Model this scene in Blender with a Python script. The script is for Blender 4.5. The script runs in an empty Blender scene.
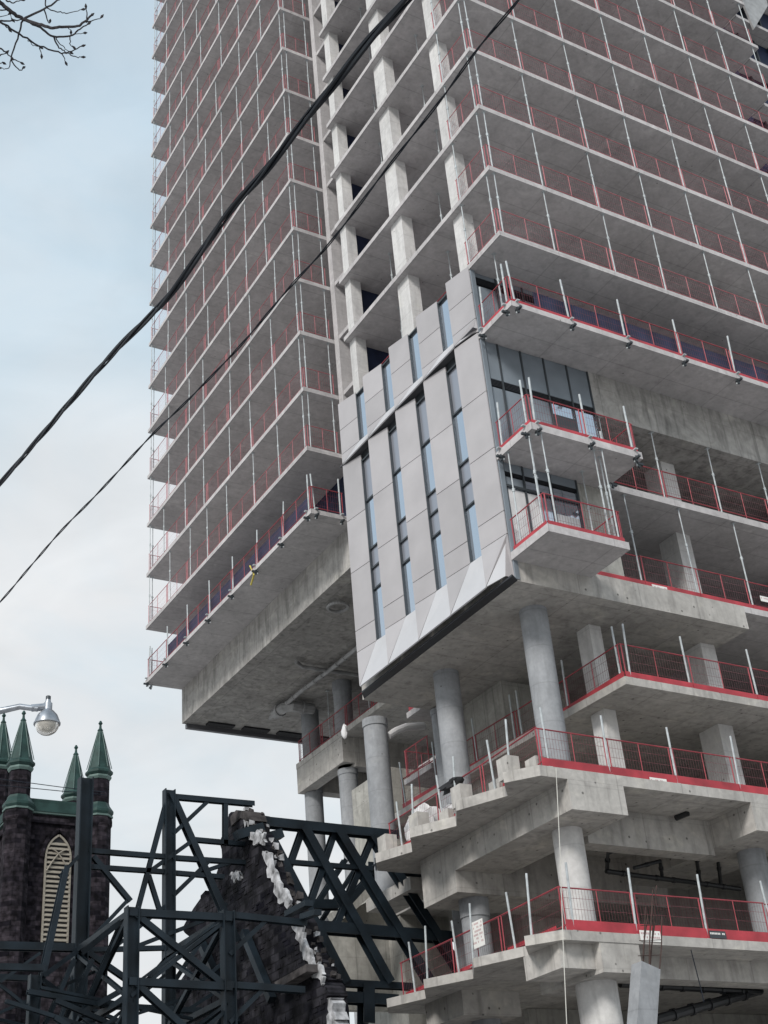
import bpy, math, random
from mathutils import Vector, Matrix
random.seed(7)
S = bpy.context.scene
COL = S.collection

# ------------------------------------------------------------------ camera
R_ = Vector((0.8635844, -0.4977687, -0.0803009)); U_ = Vector((-0.1942634, -0.4754481, 0.8580273)); F_ = Vector((0.4652781, 0.7253795, 0.5072878))
cd = bpy.data.cameras.new('camera'); cam = bpy.data.objects.new('camera', cd); COL.objects.link(cam)
cam.matrix_world = Matrix(((R_[0], U_[0], -F_[0], 0), (R_[1], U_[1], -F_[1], 0), (R_[2], U_[2], -F_[2], 1.6), (0, 0, 0, 1)))
cd.sensor_fit = 'HORIZONTAL'; cd.sensor_width = 36; cd.lens = 63.0094
cd.clip_end = 3000; cd.clip_start = .1
S.camera = cam
S.render.resolution_x = 768; S.render.resolution_y = 1024

# ------------------------------------------------------------------ sky and sun
SUN_EL, SUN_AZ = 36, 214          # azimuth of the sun, degrees from +X towards +Y
w = bpy.data.worlds.new("World"); S.world = w; w.use_nodes = True
nt = w.node_tree; nt.nodes.clear(); N = nt.nodes.new; L = nt.links.new
out = N('ShaderNodeOutputWorld'); bg = N('ShaderNodeBackground'); L(bg.outputs[0], out.inputs[0])
sky = N('ShaderNodeTexSky'); sky.sky_type = 'NISHITA'; sky.sun_disc = False
sky.sun_elevation = math.radians(SUN_EL); sky.sun_rotation = math.radians(90 - SUN_AZ); sky.dust_density = 3
tc = N('ShaderNodeTexCoord'); sep = N('ShaderNodeSeparateXYZ'); L(tc.outputs['Generated'], sep.inputs[0])
ramp = N('ShaderNodeValToRGB'); L(sep.outputs['Z'], ramp.inputs[0])
cr = ramp.color_ramp
cr.elements[0].position = 0.0; cr.elements[0].color = (6.9, 7.4, 7.7, 1)
cr.elements[1].position = 1.0; cr.elements[1].color = (4.9, 6.1, 7.2, 1)
for p_, c_ in ((.30, (6.6, 7.4, 7.8, 1)), (.55, (5.9, 7.0, 7.7, 1)), (.72, (5.3, 6.5, 7.4, 1))):
    e = cr.elements.new(p_); e.color = c_
mp = N('ShaderNodeMapping'); mp.inputs['Scale'].default_value = (1, 1, 2.2); L(tc.outputs['Generated'], mp.inputs[0]); mp.inputs['Location'].default_value = (.35, .1, .2)
nz = N('ShaderNodeTexNoise'); nz.inputs['Scale'].default_value = 2.6; nz.inputs['Detail'].default_value = 6
nz.inputs['Roughness'].default_value = .55; nz.inputs['Distortion'].default_value = .5; L(mp.outputs[0], nz.inputs[0])
nr = N('ShaderNodeMapRange'); nr.inputs[1].default_value = .42; nr.inputs[2].default_value = .70; L(nz.outputs['Fac'], nr.inputs[0])
hz = N('ShaderNodeMapRange'); hz.inputs[1].default_value = .9; hz.inputs[2].default_value = .3; L(sep.outputs['Z'], hz.inputs[0])
mu = N('ShaderNodeMath'); mu.operation = 'MULTIPLY'; L(nr.outputs[0], mu.inputs[0]); L(hz.outputs[0], mu.inputs[1])
cl = N('ShaderNodeMix'); cl.data_type = 'RGBA'; L(mu.outputs[0], cl.inputs[0]); L(ramp.outputs[0], cl.inputs[6])
cl.inputs[7].default_value = (8.3, 8.1, 7.95, 1)
mx = N('ShaderNodeMix'); mx.data_type = 'RGBA'; mx.inputs[0].default_value = .88
nz2 = N('ShaderNodeTexNoise'); nz2.inputs['Scale'].default_value = 5.5; nz2.inputs['Detail'].default_value = 7; nz2.inputs['Distortion'].default_value = .8; L(mp.outputs[0], nz2.inputs[0])
nr2 = N('ShaderNodeMapRange'); nr2.inputs[1].default_value = .35; nr2.inputs[2].default_value = .65; nr2.inputs[3].default_value = .94; nr2.inputs[4].default_value = 1.06; L(nz2.outputs['Fac'], nr2.inputs[0])
sc2 = N('ShaderNodeVectorMath'); sc2.operation = 'SCALE'; L(cl.outputs[2], sc2.inputs[0]); L(nr2.outputs[0], sc2.inputs['Scale'])
L(sky.outputs[0], mx.inputs[6]); L(sc2.outputs[0], mx.inputs[7]); L(mx.outputs[2], bg.inputs[0])
bg.inputs[1].default_value = .094
sd = bpy.data.lights.new('sun', 'SUN'); sd.energy = 2.3; sd.angle = math.radians(14); sd.color = (1, .97, .93)
so = bpy.data.objects.new('sun', sd); COL.objects.link(so)
el, az = math.radians(SUN_EL), math.radians(SUN_AZ)
so.rotation_euler = Vector((math.cos(el) * math.cos(az), math.cos(el) * math.sin(az), math.sin(el))).to_track_quat('Z', 'Y').to_euler()
so.location = (-20, -20, 60)
S.view_settings.view_transform = 'Standard'; S.view_settings.look = 'None'
S.view_settings.exposure = .3; S.view_settings.gamma = 1
S.cycles.max_bounces = 6; S.cycles.transparent_max_bounces = 24

# ------------------------------------------------------------------ materials
def base(name):
    m = bpy.data.materials.new(name); m.use_nodes = True
    n = m.node_tree; b = n.nodes['Principled BSDF']
    return m, n, b, n.nodes.new, n.links.new
def plain(name, col, rough=.6, metal=0, var=.12, scale=3.0, bump=0.0):
    m, n, b, N, L = base(name)
    b.inputs['Roughness'].default_value = rough; b.inputs['Metallic'].default_value = metal
    g = N('ShaderNodeNewGeometry'); t = N('ShaderNodeTexNoise'); t.inputs['Scale'].default_value = scale; t.inputs['Detail'].default_value = 5
    L(g.outputs['Position'], t.inputs['Vector'])
    r = N('ShaderNodeMapRange'); r.inputs[1].default_value = .3; r.inputs[2].default_value = .7
    r.inputs[3].default_value = 1 - var; r.inputs[4].default_value = 1 + var; L(t.outputs['Fac'], r.inputs[0])
    v = N('ShaderNodeVectorMath'); v.operation = 'SCALE'; v.inputs[0].default_value = col; L(r.outputs[0], v.inputs['Scale'])
    L(v.outputs[0], b.inputs['Base Color'])
    if bump:
        bp = N('ShaderNodeBump'); bp.inputs['Strength'].default_value = bump; bp.inputs['Distance'].default_value = .02
        L(t.outputs['Fac'], bp.inputs['Height']); L(bp.outputs[0], b.inputs['Normal'])
    return m
def concrete(name, col, board=2.4, stain=.5, fine=1.0, light=(.55, .53, .49), pit=(1.6, .03)):
    """cast concrete: cloudy mottling, form-panel joints, drip stains, pitting"""
    m, n, b, N, L = base(name)
    b.inputs['Roughness'].default_value = .85; b.inputs['Specular IOR Level'].default_value = .25
    g = N('ShaderNodeNewGeometry'); pos = g.outputs['Position']
    def noise(sc, det=5, dist=0., vec=None, ro=.55):
        t = N('ShaderNodeTexNoise'); t.inputs['Scale'].default_value = sc; t.inputs['Detail'].default_value = det
        t.inputs['Distortion'].default_value = dist; t.inputs['Roughness'].default_value = ro
        L(vec or pos, t.inputs['Vector']); return t.outputs['Fac']
    def rng(x, a, b_, c, d):
        r = N('ShaderNodeMapRange'); r.inputs[1].default_value = a; r.inputs[2].default_value = b_
        r.inputs[3].default_value = c; r.inputs[4].default_value = d; L(x, r.inputs[0]); return r.outputs[0]
    def mul(x, y):
        q = N('ShaderNodeMath'); q.operation = 'MULTIPLY'; L(x, q.inputs[0]); L(y, q.inputs[1]); return q.outputs[0]
    big = rng(noise(.35, 6, .8), .35, .68, .88, 1.10)
    mid = rng(noise(1.7, 6, 1.2), .35, .7, 1 - .10 * stain * 2, 1.05)
    small = rng(noise(9, 4), .3, .7, 1 - .06 * fine, 1 + .06 * fine)
    mpp = N('ShaderNodeMapping'); mpp.inputs['Scale'].default_value = (4, 4, .5); L(pos, mpp.inputs[0])
    drip = rng(noise(1, 4, .3, mpp.outputs[0]), .5, .72, 1, 1 - .3 * stain)
    # joints of the form panels, one per floor bay on plan
    sp = N('ShaderNodeSeparateXYZ'); L(pos, sp.inputs[0])
    js = []
    for k, per in ((0, board), (1, board * .5 if board < 9 else board), (2, 1.21)):
        md = N('ShaderNodeMath'); md.operation = 'PINGPONG'; md.inputs[1].default_value = per / 2
        ad = N('ShaderNodeMath'); ad.operation = 'ADD'; ad.inputs[1].default_value = 100.37; L(sp.outputs[k], ad.inputs[0]); L(ad.outputs[0], md.inputs[0])
        js.append(rng(md.outputs[0], 0, .03, .74 if k < 2 else .86, 1))
    tot = mul(mul(mul(big, mid), mul(small, drip)), mul(mul(js[0], js[1]), js[2]))
    v = N('ShaderNodeVectorMath'); v.operation = 'SCALE'; L(tot, v.inputs['Scale'])
    mixc = N('ShaderNodeMix'); mixc.data_type = 'RGBA'; mixc.inputs[6].default_value = (*col, 1); mixc.inputs[7].default_value = (*light, 1)
    L(rng(noise(.8, 3, 1.5), .56, .72, 0, .45), mixc.inputs[0]); L(mixc.outputs[2], v.inputs[0])
    # small dark pits and form-tie holes
    vo = N('ShaderNodeTexVoronoi'); vo.inputs['Scale'].default_value = pit[0]; vo.inputs['Randomness'].default_value = .9; L(pos, vo.inputs['Vector'])
    pit = rng(vo.outputs['Distance'], pit[1], pit[1] * 1.8, .35, 1)
    v2 = N('ShaderNodeVectorMath'); v2.operation = 'SCALE'; L(v.outputs[0], v2.inputs[0]); L(pit, v2.inputs['Scale'])
    L(v2.outputs[0], b.inputs['Base Color'])
    bp = N('ShaderNodeBump'); bp.inputs['Strength'].default_value = .35; bp.inputs['Distance'].default_value = .03
    L(noise(5, 6), bp.inputs['Height']); L(bp.outputs[0], b.inputs['Normal'])
    return m
def mesh_guard(name, col, pitch_u=.10, wire_u=.014, pitch_v=.28, wire_v=.014):
    """welded wire infill of a guard panel: real wires by alpha, laid out in the panel's own UV metres"""
    m, n, b, N, L = base(name)
    b.inputs['Base Color'].default_value = (*col, 1); b.inputs['Roughness'].default_value = .5
    uv = N('ShaderNodeUVMap'); sp = N('ShaderNodeSeparateXYZ'); L(uv.outputs[0], sp.inputs[0])
    o = []
    for k, per, wd in ((0, pitch_u, wire_u), (1, pitch_v, wire_v)):
        md = N('ShaderNodeMath'); md.operation = 'PINGPONG'; md.inputs[1].default_value = per / 2; L(sp.outputs[k], md.inputs[0])
        lt = N('ShaderNodeMath'); lt.operation = 'LESS_THAN'; lt.inputs[1].default_value = wd / 2; L(md.outputs[0], lt.inputs[0]); o.append(lt.outputs[0])
    mxx = N('ShaderNodeMath'); mxx.operation = 'MAXIMUM'; L(o[0], mxx.inputs[0]); L(o[1], mxx.inputs[1])
    L(mxx.outputs[0], b.inputs['Alpha'])
    return m
def brickwork(name, c1, c2, mort, sc=1.0, axis=.2):
    m, n, b, N, L = base(name); b.inputs['Roughness'].default_value = .95; b.inputs['Specular IOR Level'].default_value = .12
    g = N('ShaderNodeNewGeometry'); sp = N('ShaderNodeSeparateXYZ'); L(g.outputs['Position'], sp.inputs[0])
    ad = N('ShaderNodeMath'); ad.operation = 'ADD'; L(sp.outputs[0], ad.inputs[0]); L(sp.outputs[1], ad.inputs[1])
    cb = N('ShaderNodeCombineXYZ'); L(ad.outputs[0], cb.inputs[0]); L(sp.outputs[2], cb.inputs[1])
    t = N('ShaderNodeTexBrick'); t.inputs['Scale'].default_value = sc; t.inputs['Color1'].default_value = (*c1, 1); t.inputs['Color2'].default_value = (*c2, 1)
    t.inputs['Mortar'].default_value = (*mort, 1); t.inputs['Mortar Size'].default_value = .018; t.inputs['Brick Width'].default_value = axis * 2.2; t.inputs['Row Height'].default_value = axis
    L(cb.outputs[0], t.inputs['Vector'])
    z = N('ShaderNodeTexNoise'); z.inputs['Scale'].default_value = 2.2; z.inputs['Detail'].default_value = 6; L(g.outputs['Position'], z.inputs['Vector'])
    r = N('ShaderNodeMapRange'); r.inputs[1].default_value = .35; r.inputs[2].default_value = .7; r.inputs[3].default_value = .35; r.inputs[4].default_value = 1.6; L(z.outputs['Fac'], r.inputs[0])
    v = N('ShaderNodeVectorMath'); v.operation = 'SCALE'; L(t.outputs['Color'], v.inputs[0]); L(r.outputs[0], v.inputs['Scale']); L(v.outputs[0], b.inputs['Base Color'])
    bp = N('ShaderNodeBump'); bp.inputs['Strength'].default_value = .9; bp.inputs['Distance'].default_value = .05; L(v.outputs[0], bp.inputs['Height']); L(bp.outputs[0], b.inputs['Normal'])
    return m
M = dict(
    slab=concrete('cast_concrete_slab', (.48, .46, .46), light=(.64, .62, .61)),
    podium=concrete('stained_podium_concrete', (.45, .43, .405), stain=.9, light=(.64, .61, .54), pit=(2.3, .062)),
    band=concrete('streaked_transfer_concrete', (.42, .405, .385), stain=1.3, light=(.66, .63, .57)),
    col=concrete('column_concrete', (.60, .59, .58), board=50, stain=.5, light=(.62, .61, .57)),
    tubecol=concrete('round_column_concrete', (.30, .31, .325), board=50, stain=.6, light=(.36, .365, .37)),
    core=concrete('core_wall_concrete', (.38, .37, .34), board=1.22, stain=.9),
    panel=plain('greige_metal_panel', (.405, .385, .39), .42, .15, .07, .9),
    panellit=plain('greige_metal_panel_lit', (.52, .51, .52), .36, .15, .05, .9),  # same panel metal, paler: sky light on the upturned facets put into the colour
    panelside=plain('dark_grey_soffit_trim', (.13, .13, .14), .5, .2, .08),
    spandrel=plain('slate_spandrel_panel', (.20, .23, .26), .4, .15, .12, 1.2),
    frame=plain('dark_window_frame', (.05, .058, .065), .45, .3, .08),
    louvre=plain('black_louvre', (.03, .032, .038), .5, .2, .05),
    red=plain('red_painted_steel', (.30, .045, .058), .5, .1, .2),
    toe=plain('red_toe_board', (.36, .035, .048), .6, 0, .3, 1.6),
    prop=plain('galvanised_steel_prop', (.44, .47, .48), .5, .25, .2, 6),
    white=plain('white_board', (.75, .74, .71), .6, 0, .06),
    ink=plain('faded_sign_print', (.5, .36, .36), .7, 0, .1),
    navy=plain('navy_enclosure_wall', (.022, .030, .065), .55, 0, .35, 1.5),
    mesh=mesh_guard('red_wire_infill', (.14, .03, .04), .10, .009, .28, .009),
    meshfine=mesh_guard('dull_red_wire_infill', (.24, .055, .07), .10, .0075, .30, .008),
    reddull=plain('faded_red_tube', (.40, .12, .135), .55, .1, .2),
    steel=plain('dark_blue_steel', (.010, .016, .022), .5, .1, .5, 1.3, .3),
    brick=brickwork('sooty_brick', (.026, .025, .030), (.003, .003, .006), (.010, .010, .012), axis=.22),
    stone=brickwork('blackened_tower_brick', (.036, .030, .036), (.004, .0035, .006), (.012, .011, .014), axis=.40),
    plaster=plain('broken_white_plaster', (.33, .33, .34), .9, 0, .7, 4.5, .9),
    rubble=plain('rubble_fill', (.05, .045, .045), .95, 0, .7, 3.0, .8),
    copper=plain('green_patina_copper', (.022, .050, .045), .55, .1, .35, 1.1),
    copperpale=plain('pale_patina_edge', (.10, .155, .14), .6, .1, .15, 2),
    cream=plain('cream_painted_wood', (.25, .225, .185), .7, 0, .15, 3),
    dark=plain('dark_opening', (.012, .012, .014), .8, 0, .1),
    cable=plain('black_cable_sheath', (.010, .013, .020), .42, 0, .2, 8),
    lampmetal=plain('weathered_lamp_metal', (.33, .35, .38), .35, .75, .25, 9),
    bark=plain('dark_twig_bark', (.05, .045, .05), .85, 0, .3, 30),
    pipe=plain('black_drain_pipe', (.015, .016, .018), .4, 0, .2, 4),
    duct=plain('grey_white_duct', (.30, .30, .30), .5, .1, .25, 2.5),
    tarp=plain('pale_plastic_tarp', (.62, .61, .61), .5, 0, .12, 2, .4),
    blackcloth=plain('black_cloth', (.012, .012, .014), .8),
    rope=plain('pale_rope', (.50, .49, .45), .8),
    rebar=plain('rusty_rebar', (.06, .035, .03), .8, .3, .3, 9),
    asphalt=plain('asphalt', (.10, .10, .10), .9, 0, .25, .6, .3),
    paving=plain('concrete_paving', (.40, .385, .375), .9, 0, .12, .5, .2),
    timber=plain('weathered_formwork_timber', (.30, .22, .13), .8, 0, .35, 4),
    strap=plain('yellow_strap', (.55, .45, .08), .6),
)
g_, n_, b_, N_, L_ = base('sky_reflecting_glass')
b_.inputs['Base Color'].default_value = (.52, .58, .66, 1); b_.inputs['Metallic'].default_value = .88; b_.inputs['Roughness'].default_value = .06
t_ = N_('ShaderNodeTexNoise'); t_.inputs['Scale'].default_value = .7
q_ = N_('ShaderNodeNewGeometry'); L_(q_.outputs['Position'], t_.inputs['Vector'])
bp_ = N_('ShaderNodeBump'); bp_.inputs['Strength'].default_value = .03; bp_.inputs['Distance'].default_value = .2; L_(t_.outputs['Fac'], bp_.inputs['Height']); L_(bp_.outputs[0], b_.inputs['Normal'])
M['glass'] = g_
for k_ in ('steel', 'rubble', 'copper', 'cable', 'navy'): M[k_].node_tree.nodes['Principled BSDF'].inputs['Specular IOR Level'].default_value = .25
pm = M['panel'].node_tree; oi = pm.nodes.new('ShaderNodeObjectInfo'); mr = pm.nodes.new('ShaderNodeMapRange'); mr.inputs[3].default_value = .92; mr.inputs[4].default_value = 1.07
pm.links.new(oi.outputs['Random'], mr.inputs[0]); vs_ = [q for q in pm.nodes if q.type == 'VECT_MATH'][0]; v2_ = pm.nodes.new('ShaderNodeVectorMath'); v2_.operation = 'SCALE'
pm.links.new(vs_.outputs[0], v2_.inputs[0]); pm.links.new(mr.outputs[0], v2_.inputs['Scale']); pm.links.new(v2_.outputs[0], pm.nodes['Principled BSDF'].inputs['Base Color'])
g_, n_, b_, N_, L_ = base('grey_spandrel_glass')
b_.inputs['Base Color'].default_value = (.34, .355, .40, 1); b_.inputs['Metallic'].default_value = .6; b_.inputs['Roughness'].default_value = .3
M['spanglass'] = g_
g_, n_, b_, N_, L_ = base('lamp_clear_globe')
b_.inputs['Base Color'].default_value = (.75, .72, .66, 1); b_.inputs['Roughness'].default_value = .12; b_.inputs['Transmission Weight'].default_value = .55; b_.inputs['IOR'].default_value = 1.3
M['globe'] = g_

# ------------------------------------------------------------------ mesh helpers
class MB:
    def __init__(s): s.v = []; s.f = []; s.mi = []; s.uv = {}
    def add(s, vs, fs, mi=0):
        o = len(s.v); s.v += [tuple(map(float, v)) for v in vs]; s.f += [tuple(i + o for i in f) for f in fs]; s.mi += [mi] * len(fs); return s
    def box(s, x0, x1, y0, y1, z0, z1, mi=0):
        return s.add([(x, y, z) for z in (z0, z1) for y in (y0, y1) for x in (x0, x1)],
                     [(0, 2, 3, 1), (4, 5, 7, 6), (0, 1, 5, 4), (2, 6, 7, 3), (0, 4, 6, 2), (1, 3, 7, 5)], mi)
    def prism(s, poly, z0, z1, mi=0):
        n = len(poly)
        a = sum(poly[i][0] * poly[(i + 1) % n][1] - poly[(i + 1) % n][0] * poly[i][1] for i in range(n))
        if a < 0: poly = poly[::-1]
        return s.add([(x, y, z0) for x, y in poly] + [(x, y, z1) for x, y in poly],
                     [tuple(range(n))[::-1], tuple(range(n, 2 * n))] + [(i, (i + 1) % n, n + (i + 1) % n, n + i) for i in range(n)], mi)
    def slabpoly(s, pts, off, mi=0):
        """a planar polygon of 3D points thickened by the vector off"""
        n = len(pts); p = [Vector(q) for q in pts]; o = Vector(off)
        return s.add(p + [q + o for q in p], [tuple(range(n)), tuple(range(n, 2 * n))[::-1]] + [(i, n + i, n + (i + 1) % n, (i + 1) % n) for i in range(n)], mi)
    def frame(s, p, q, up=(0, 0, 1)):
        p, q = Vector(p), Vector(q); d = (q - p).normalized(); u = Vector(up)
        if abs(d.dot(u)) > .98: u = Vector((0, 1, 0))
        a = d.cross(u).normalized(); return p, q, a, a.cross(d).normalized()
    def tube(s, p, q, r, n=8, r2=None, mi=0):
        p, q, a, b = s.frame(p, q); r2 = r if r2 is None else r2
        vs = [p + (a * math.cos(t) + b * math.sin(t)) * r for t in [2 * math.pi * i / n for i in range(n)]]
        vs += [q + (a * math.cos(t) + b * math.sin(t)) * r2 for t in [2 * math.pi * i / n for i in range(n)]]
        return s.add(vs, [tuple(range(n))[::-1], tuple(range(n, 2 * n))] + [(i, (i + 1) % n, n + (i + 1) % n, n + i) for i in range(n)], mi)
    def path(s, pts, r, n=6, mi=0):
        rs = r if isinstance(r, (list, tuple)) else [r] * len(pts)
        P = [Vector(p) for p in pts]; rings = []
        u = Vector((0, 0, 1))
        for i, p in enumerate(P):
            d = (P[min(i + 1, len(P) - 1)] - P[max(i - 1, 0)]).normalized()
            if abs(d.dot(u)) > .98: u = Vector((0, 1, 0))
            a = d.cross(u).normalized(); b = a.cross(d).normalized()
            rings.append([p + (a * math.cos(2 * math.pi * k / n) + b * math.sin(2 * math.pi * k / n)) * rs[i] for k in range(n)])
        vs = [v for r_ in rings for v in r_]; fs = []
        for i in range(len(P) - 1):
            for k in range(n): fs.append((i * n + k, i * n + (k + 1) % n, (i + 1) * n + (k + 1) % n, (i + 1) * n + k))
        fs.append(tuple(range(n))[::-1]); fs.append(tuple(range((len(P) - 1) * n, len(P) * n)))
        return s.add(vs, fs, mi)
    def bar(s, p, q, w, h, up=(0, 0, 1), mi=0):
        p, q, a, b = s.frame(p, q, up)
        vs = [e + a * i * w / 2 + b * j * h / 2 for e in (p, q) for i, j in ((-1, -1), (1, -1), (1, 1), (-1, 1))]
        return s.add(vs, [(0, 1, 2, 3)[::-1], (4, 5, 6, 7), (0, 1, 5, 4), (1, 2, 6, 5), (2, 3, 7, 6), (3, 0, 4, 7)], mi)
    def ibeam(s, p, q, h, up=(0, 0, 1), w=None):
        """rolled H section: two flanges and a web; the web lies in the plane of up"""
        w = w or h * .85; t = h * .09
        P, Q, a, b = s.frame(p, q, up)
        for sg in (-1, 1): s.bar(P + b * sg * (h / 2 - t / 2), Q + b * sg * (h / 2 - t / 2), w, t, b)
        return s.bar(P, Q, t, h - 2 * t, b)
    def lathe(s, c, prof, n=24, mi=0, a0=0.):
        vs = []; m = len(prof)
        for r, z in prof:
            for k in range(n):
                t = a0 + 2 * math.pi * k / n; vs.append((c[0] + r * math.cos(t), c[1] + r * math.sin(t), c[2] + z))
        fs = [(i * n + k, i * n + (k + 1) % n, (i + 1) * n + (k + 1) % n, (i + 1) * n + k) for i in range(m - 1) for k in range(n)]
        fs += [tuple(range(n))[::-1], tuple(range((m - 1) * n, m * n))]
        return s.add(vs, fs, mi)
    def build(s, name, mat, parent=None, smooth=False, loc=None):
        """vertices are world coordinates; the mesh is shifted to its parent's origin"""
        o_ = Vector(WO[parent.name]) if parent is not None else Vector(loc or (0, 0, 0))
        me = bpy.data.meshes.new(name); me.from_pydata([tuple(Vector(v) - o_) for v in s.v], [], s.f)
        for mm in (mat if isinstance(mat, (list, tuple)) else [mat]): me.materials.append(M[mm])
        me.polygons.foreach_set('material_index', s.mi)
        if smooth: me.polygons.foreach_set('use_smooth', [True] * len(s.f)); 
        me.update()
        ob = bpy.data.objects.new(name, me); COL.objects.link(ob)
        if smooth:
            try: me.set_sharp_from_angle(angle=math.radians(40))
            except Exception: pass
        if parent is not None: ob.parent = parent
        else: ob.location = o_
        WO[ob.name] = tuple(o_)
        return ob
WO = {}
def thing(name, label, cat, loc=(0, 0, 0), group=None):
    o = bpy.data.objects.new(name, None); COL.objects.link(o); o.location = loc; o.empty_display_size = .5
    o['label'] = label; o['category'] = cat
    if group: o['group'] = group
    WO[o.name] = tuple(loc); return o
def tag(o, label=None, cat=None, group=None, kind=None):
    for k, v in (('label', label), ('category', cat), ('group', group), ('kind', kind)):
        if v: o[k] = v
    return o
def put(name, mesh, parent, loc, rz=0.):
    """another object sharing a mesh, loc in world metres"""
    o = bpy.data.objects.new(name, mesh); COL.objects.link(o); o.parent = parent
    o.location = Vector(loc) - Vector(WO[parent.name]); o.rotation_euler.z = rz; return o

# ------------------------------------------------------------------ ground, road and pavement
MB().box(-900, 900, -900, 900, -.5, 0).build('ground', 'paving')
tag(bpy.data.objects['ground'], kind='structure')
tag(MB().box(-900, 900, -6, 8, .0, .004 + .004).build('road', 'asphalt'), kind='structure')
tag(MB().box(-900, 900, 8, 13, .0, .13).build('pavement', 'paving'), kind='structure')

# ------------------------------------------------------------------ concrete tower under construction
X0, Y0, FH, ZB = 22.0, 25.74, 2.95, 28.48
NF = 21
T = thing('unfinished_tower', 'pale concrete high-rise under construction with bare floor slabs and a clad grey corner bay', 'building', (22, 25.7, 0))
def part(name, mat, mb, **k): return mb.build(name, mat, T, **k)
XE = 38.9
for k in range(NF):
    z = ZB + FH * k
    xin = 22.28 if k < 2 else X0
    poly = [(X0, Y0), (XE, Y0), (XE, 57.15), (X0, 57.15), (X0, 39.58), (23.7, 39.58), (23.7, 36.05), (xin, 36.05)]
    if k < 2: poly += [(xin, 27.62), (X0, 27.62)]
    part('floor_slab', 'slab', MB().prism(poly, z, z + .2))
    for (ya, yb) in ((27.87, 28.40), (31.52, 32.30), (35.58, 36.03)):
        part('column', 'col', MB().box(22.32 if k < 1 else 22.24, 22.72, ya, yb, z + .2, z + FH))
# lift core and cross walls behind the open floors
part('core_wall', 'core', MB().box(26.7, 36.5, 33.6, 55.4, 28.7, ZB + FH * NF))
part('shear_wall', 'slab', MB().box(23.66, 26.7, 39.2, 39.55, 28.7, ZB + FH * NF))
part('parapet', 'slab', MB().box(22.4, 38.4, 26.2, 56.8, ZB + FH * NF, ZB + FH * NF + .3))
# transfer storey: a deep band of concrete
part('transfer_beam', 'band', MB().prism([(26.46, 27.6), (XE, 27.6), (XE, 57.12), (23.9, 57.12), (23.9, 39.0), (26.46, 39.0)], 26.68, ZB - .003))
for i_ in range(7):
    part('soffit_slot', 'dark', MB().box(25 + i_ * 1.9, 26.4 + i_ * 1.9, 56.4, 56.8, 26.60, 26.679))
part('soffit_edge_trim', 'panelside', MB().box(24.1, XE, 57.0, 57.2, 26.45, 26.68))
# navy sheeted enclosure on the lowest tower floor
e = MB(); e.box(24.3, 24.4, 40.4, 55.2, 28.7, 31.42); e.box(24.4, 36, 55.1, 55.2, 28.7, 31.42)
part('enclosure_wall', 'navy', e)
part('enclosure_wall', 'navy', MB().box(26.6, XE - .3, 28.3, 28.4, 28.7, 31.42))
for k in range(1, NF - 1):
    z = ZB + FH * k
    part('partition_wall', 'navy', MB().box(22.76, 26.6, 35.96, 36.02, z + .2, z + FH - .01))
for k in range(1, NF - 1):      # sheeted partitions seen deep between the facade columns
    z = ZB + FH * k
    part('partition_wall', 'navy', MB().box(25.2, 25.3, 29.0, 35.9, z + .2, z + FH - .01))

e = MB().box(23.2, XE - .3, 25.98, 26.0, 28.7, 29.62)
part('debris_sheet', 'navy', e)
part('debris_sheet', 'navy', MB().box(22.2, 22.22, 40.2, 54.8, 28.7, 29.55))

# lower residential floors and podium decks
part('floor_slab', 'slab', MB().prism([(22.3, 27.6), (XE, 27.6), (XE, 44), (30.2, 44), (30.2, 37), (22.3, 37)], 23.75, 24.0))
part('balcony_slab', 'slab', MB().box(X0, 26.3, Y0, 27.598, 23.75, 24.0))
part('balcony_slab', 'slab', MB().box(X0, 25.0, Y0, 27.598, 20.22, 20.47))
part('transfer_slab', 'podium', MB().box(22.12, 31.32, 27.6, 36.95, 19.55, 20.38))
part('floor_slab', 'slab', MB().prism([(31.323, 27.6), (XE, 27.6), (XE, 44), (28.7, 44), (28.7, 40.4), (31.323, 40.4)], 20.16, 20.38))
part('floor_slab', 'slab', MB().box(25.3, 28.3, 36.953, 39.2, 20.16, 20.38))
part('stair_landing', 'slab', MB().box(25.7, 27.4, 38.5, 40.4, 18.05, 18.25))
part('floor_slab', 'podium', MB().prism([(25.45, 27.45), (XE, 27.45), (XE, 44), (31, 44), (31, 41), (25.2, 41), (25.2, 33)], 16.7, 16.95))
TEETH = [(21.8, 27.45), (21.15, 28.25), (21.87, 29.12), (21.15, 30.65), (21.92, 31.85), (21.15, 33.2), (21.95, 34.42), (21.42, 35.75), (21.9, 36.5)]
for zz, nm in ((13.5, 'podium'), (9.18, 'podium')):
    part('podium_deck', nm, MB().prism([(XE, 27.45)] + TEETH + [(25.4, 36.5), (25.4, 44), (XE, 44)], zz, zz + (.3 if zz > 10 else .25)))
part('podium_deck', 'podium', MB().box(23.4, XE, 28, 44, 4.6, 4.85))
# girders and drop panels
part('girder', 'podium', MB().box(22.70, 24.64, 27.452, 33.3, 12.66, 13.498))
part('girder', 'podium', MB().box(22.70, 31, 33.303, 35.2, 12.02, 13.498))
part('girder', 'podium', MB().box(24.643, 29.45, 29.3, 29.9, 12.45, 13.498))
part('girder', 'podium', MB().box(29.453, 31.9, 27.452, 33.3, 12.66, 13.498))
part('girder', 'podium', MB().box(31.903, XE, 29.0, 30.0, 12.55, 13.498))
part('drop_panel', 'podium', MB().box(21.82, 22.92, 27.75, 29.3, 8.56, 9.178))
part('drop_panel', 'podium', MB().box(22.923, 24.22, 27.47, 30.2, 8.43, 9.178))
part('girder', 'podium', MB().box(24.223, XE, 28.6, 29.3, 8.6, 9.178))
part('girder', 'podium', MB().box(22.4, 24.4, 33.2, 35.2, 8.5, 9.178))
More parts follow.
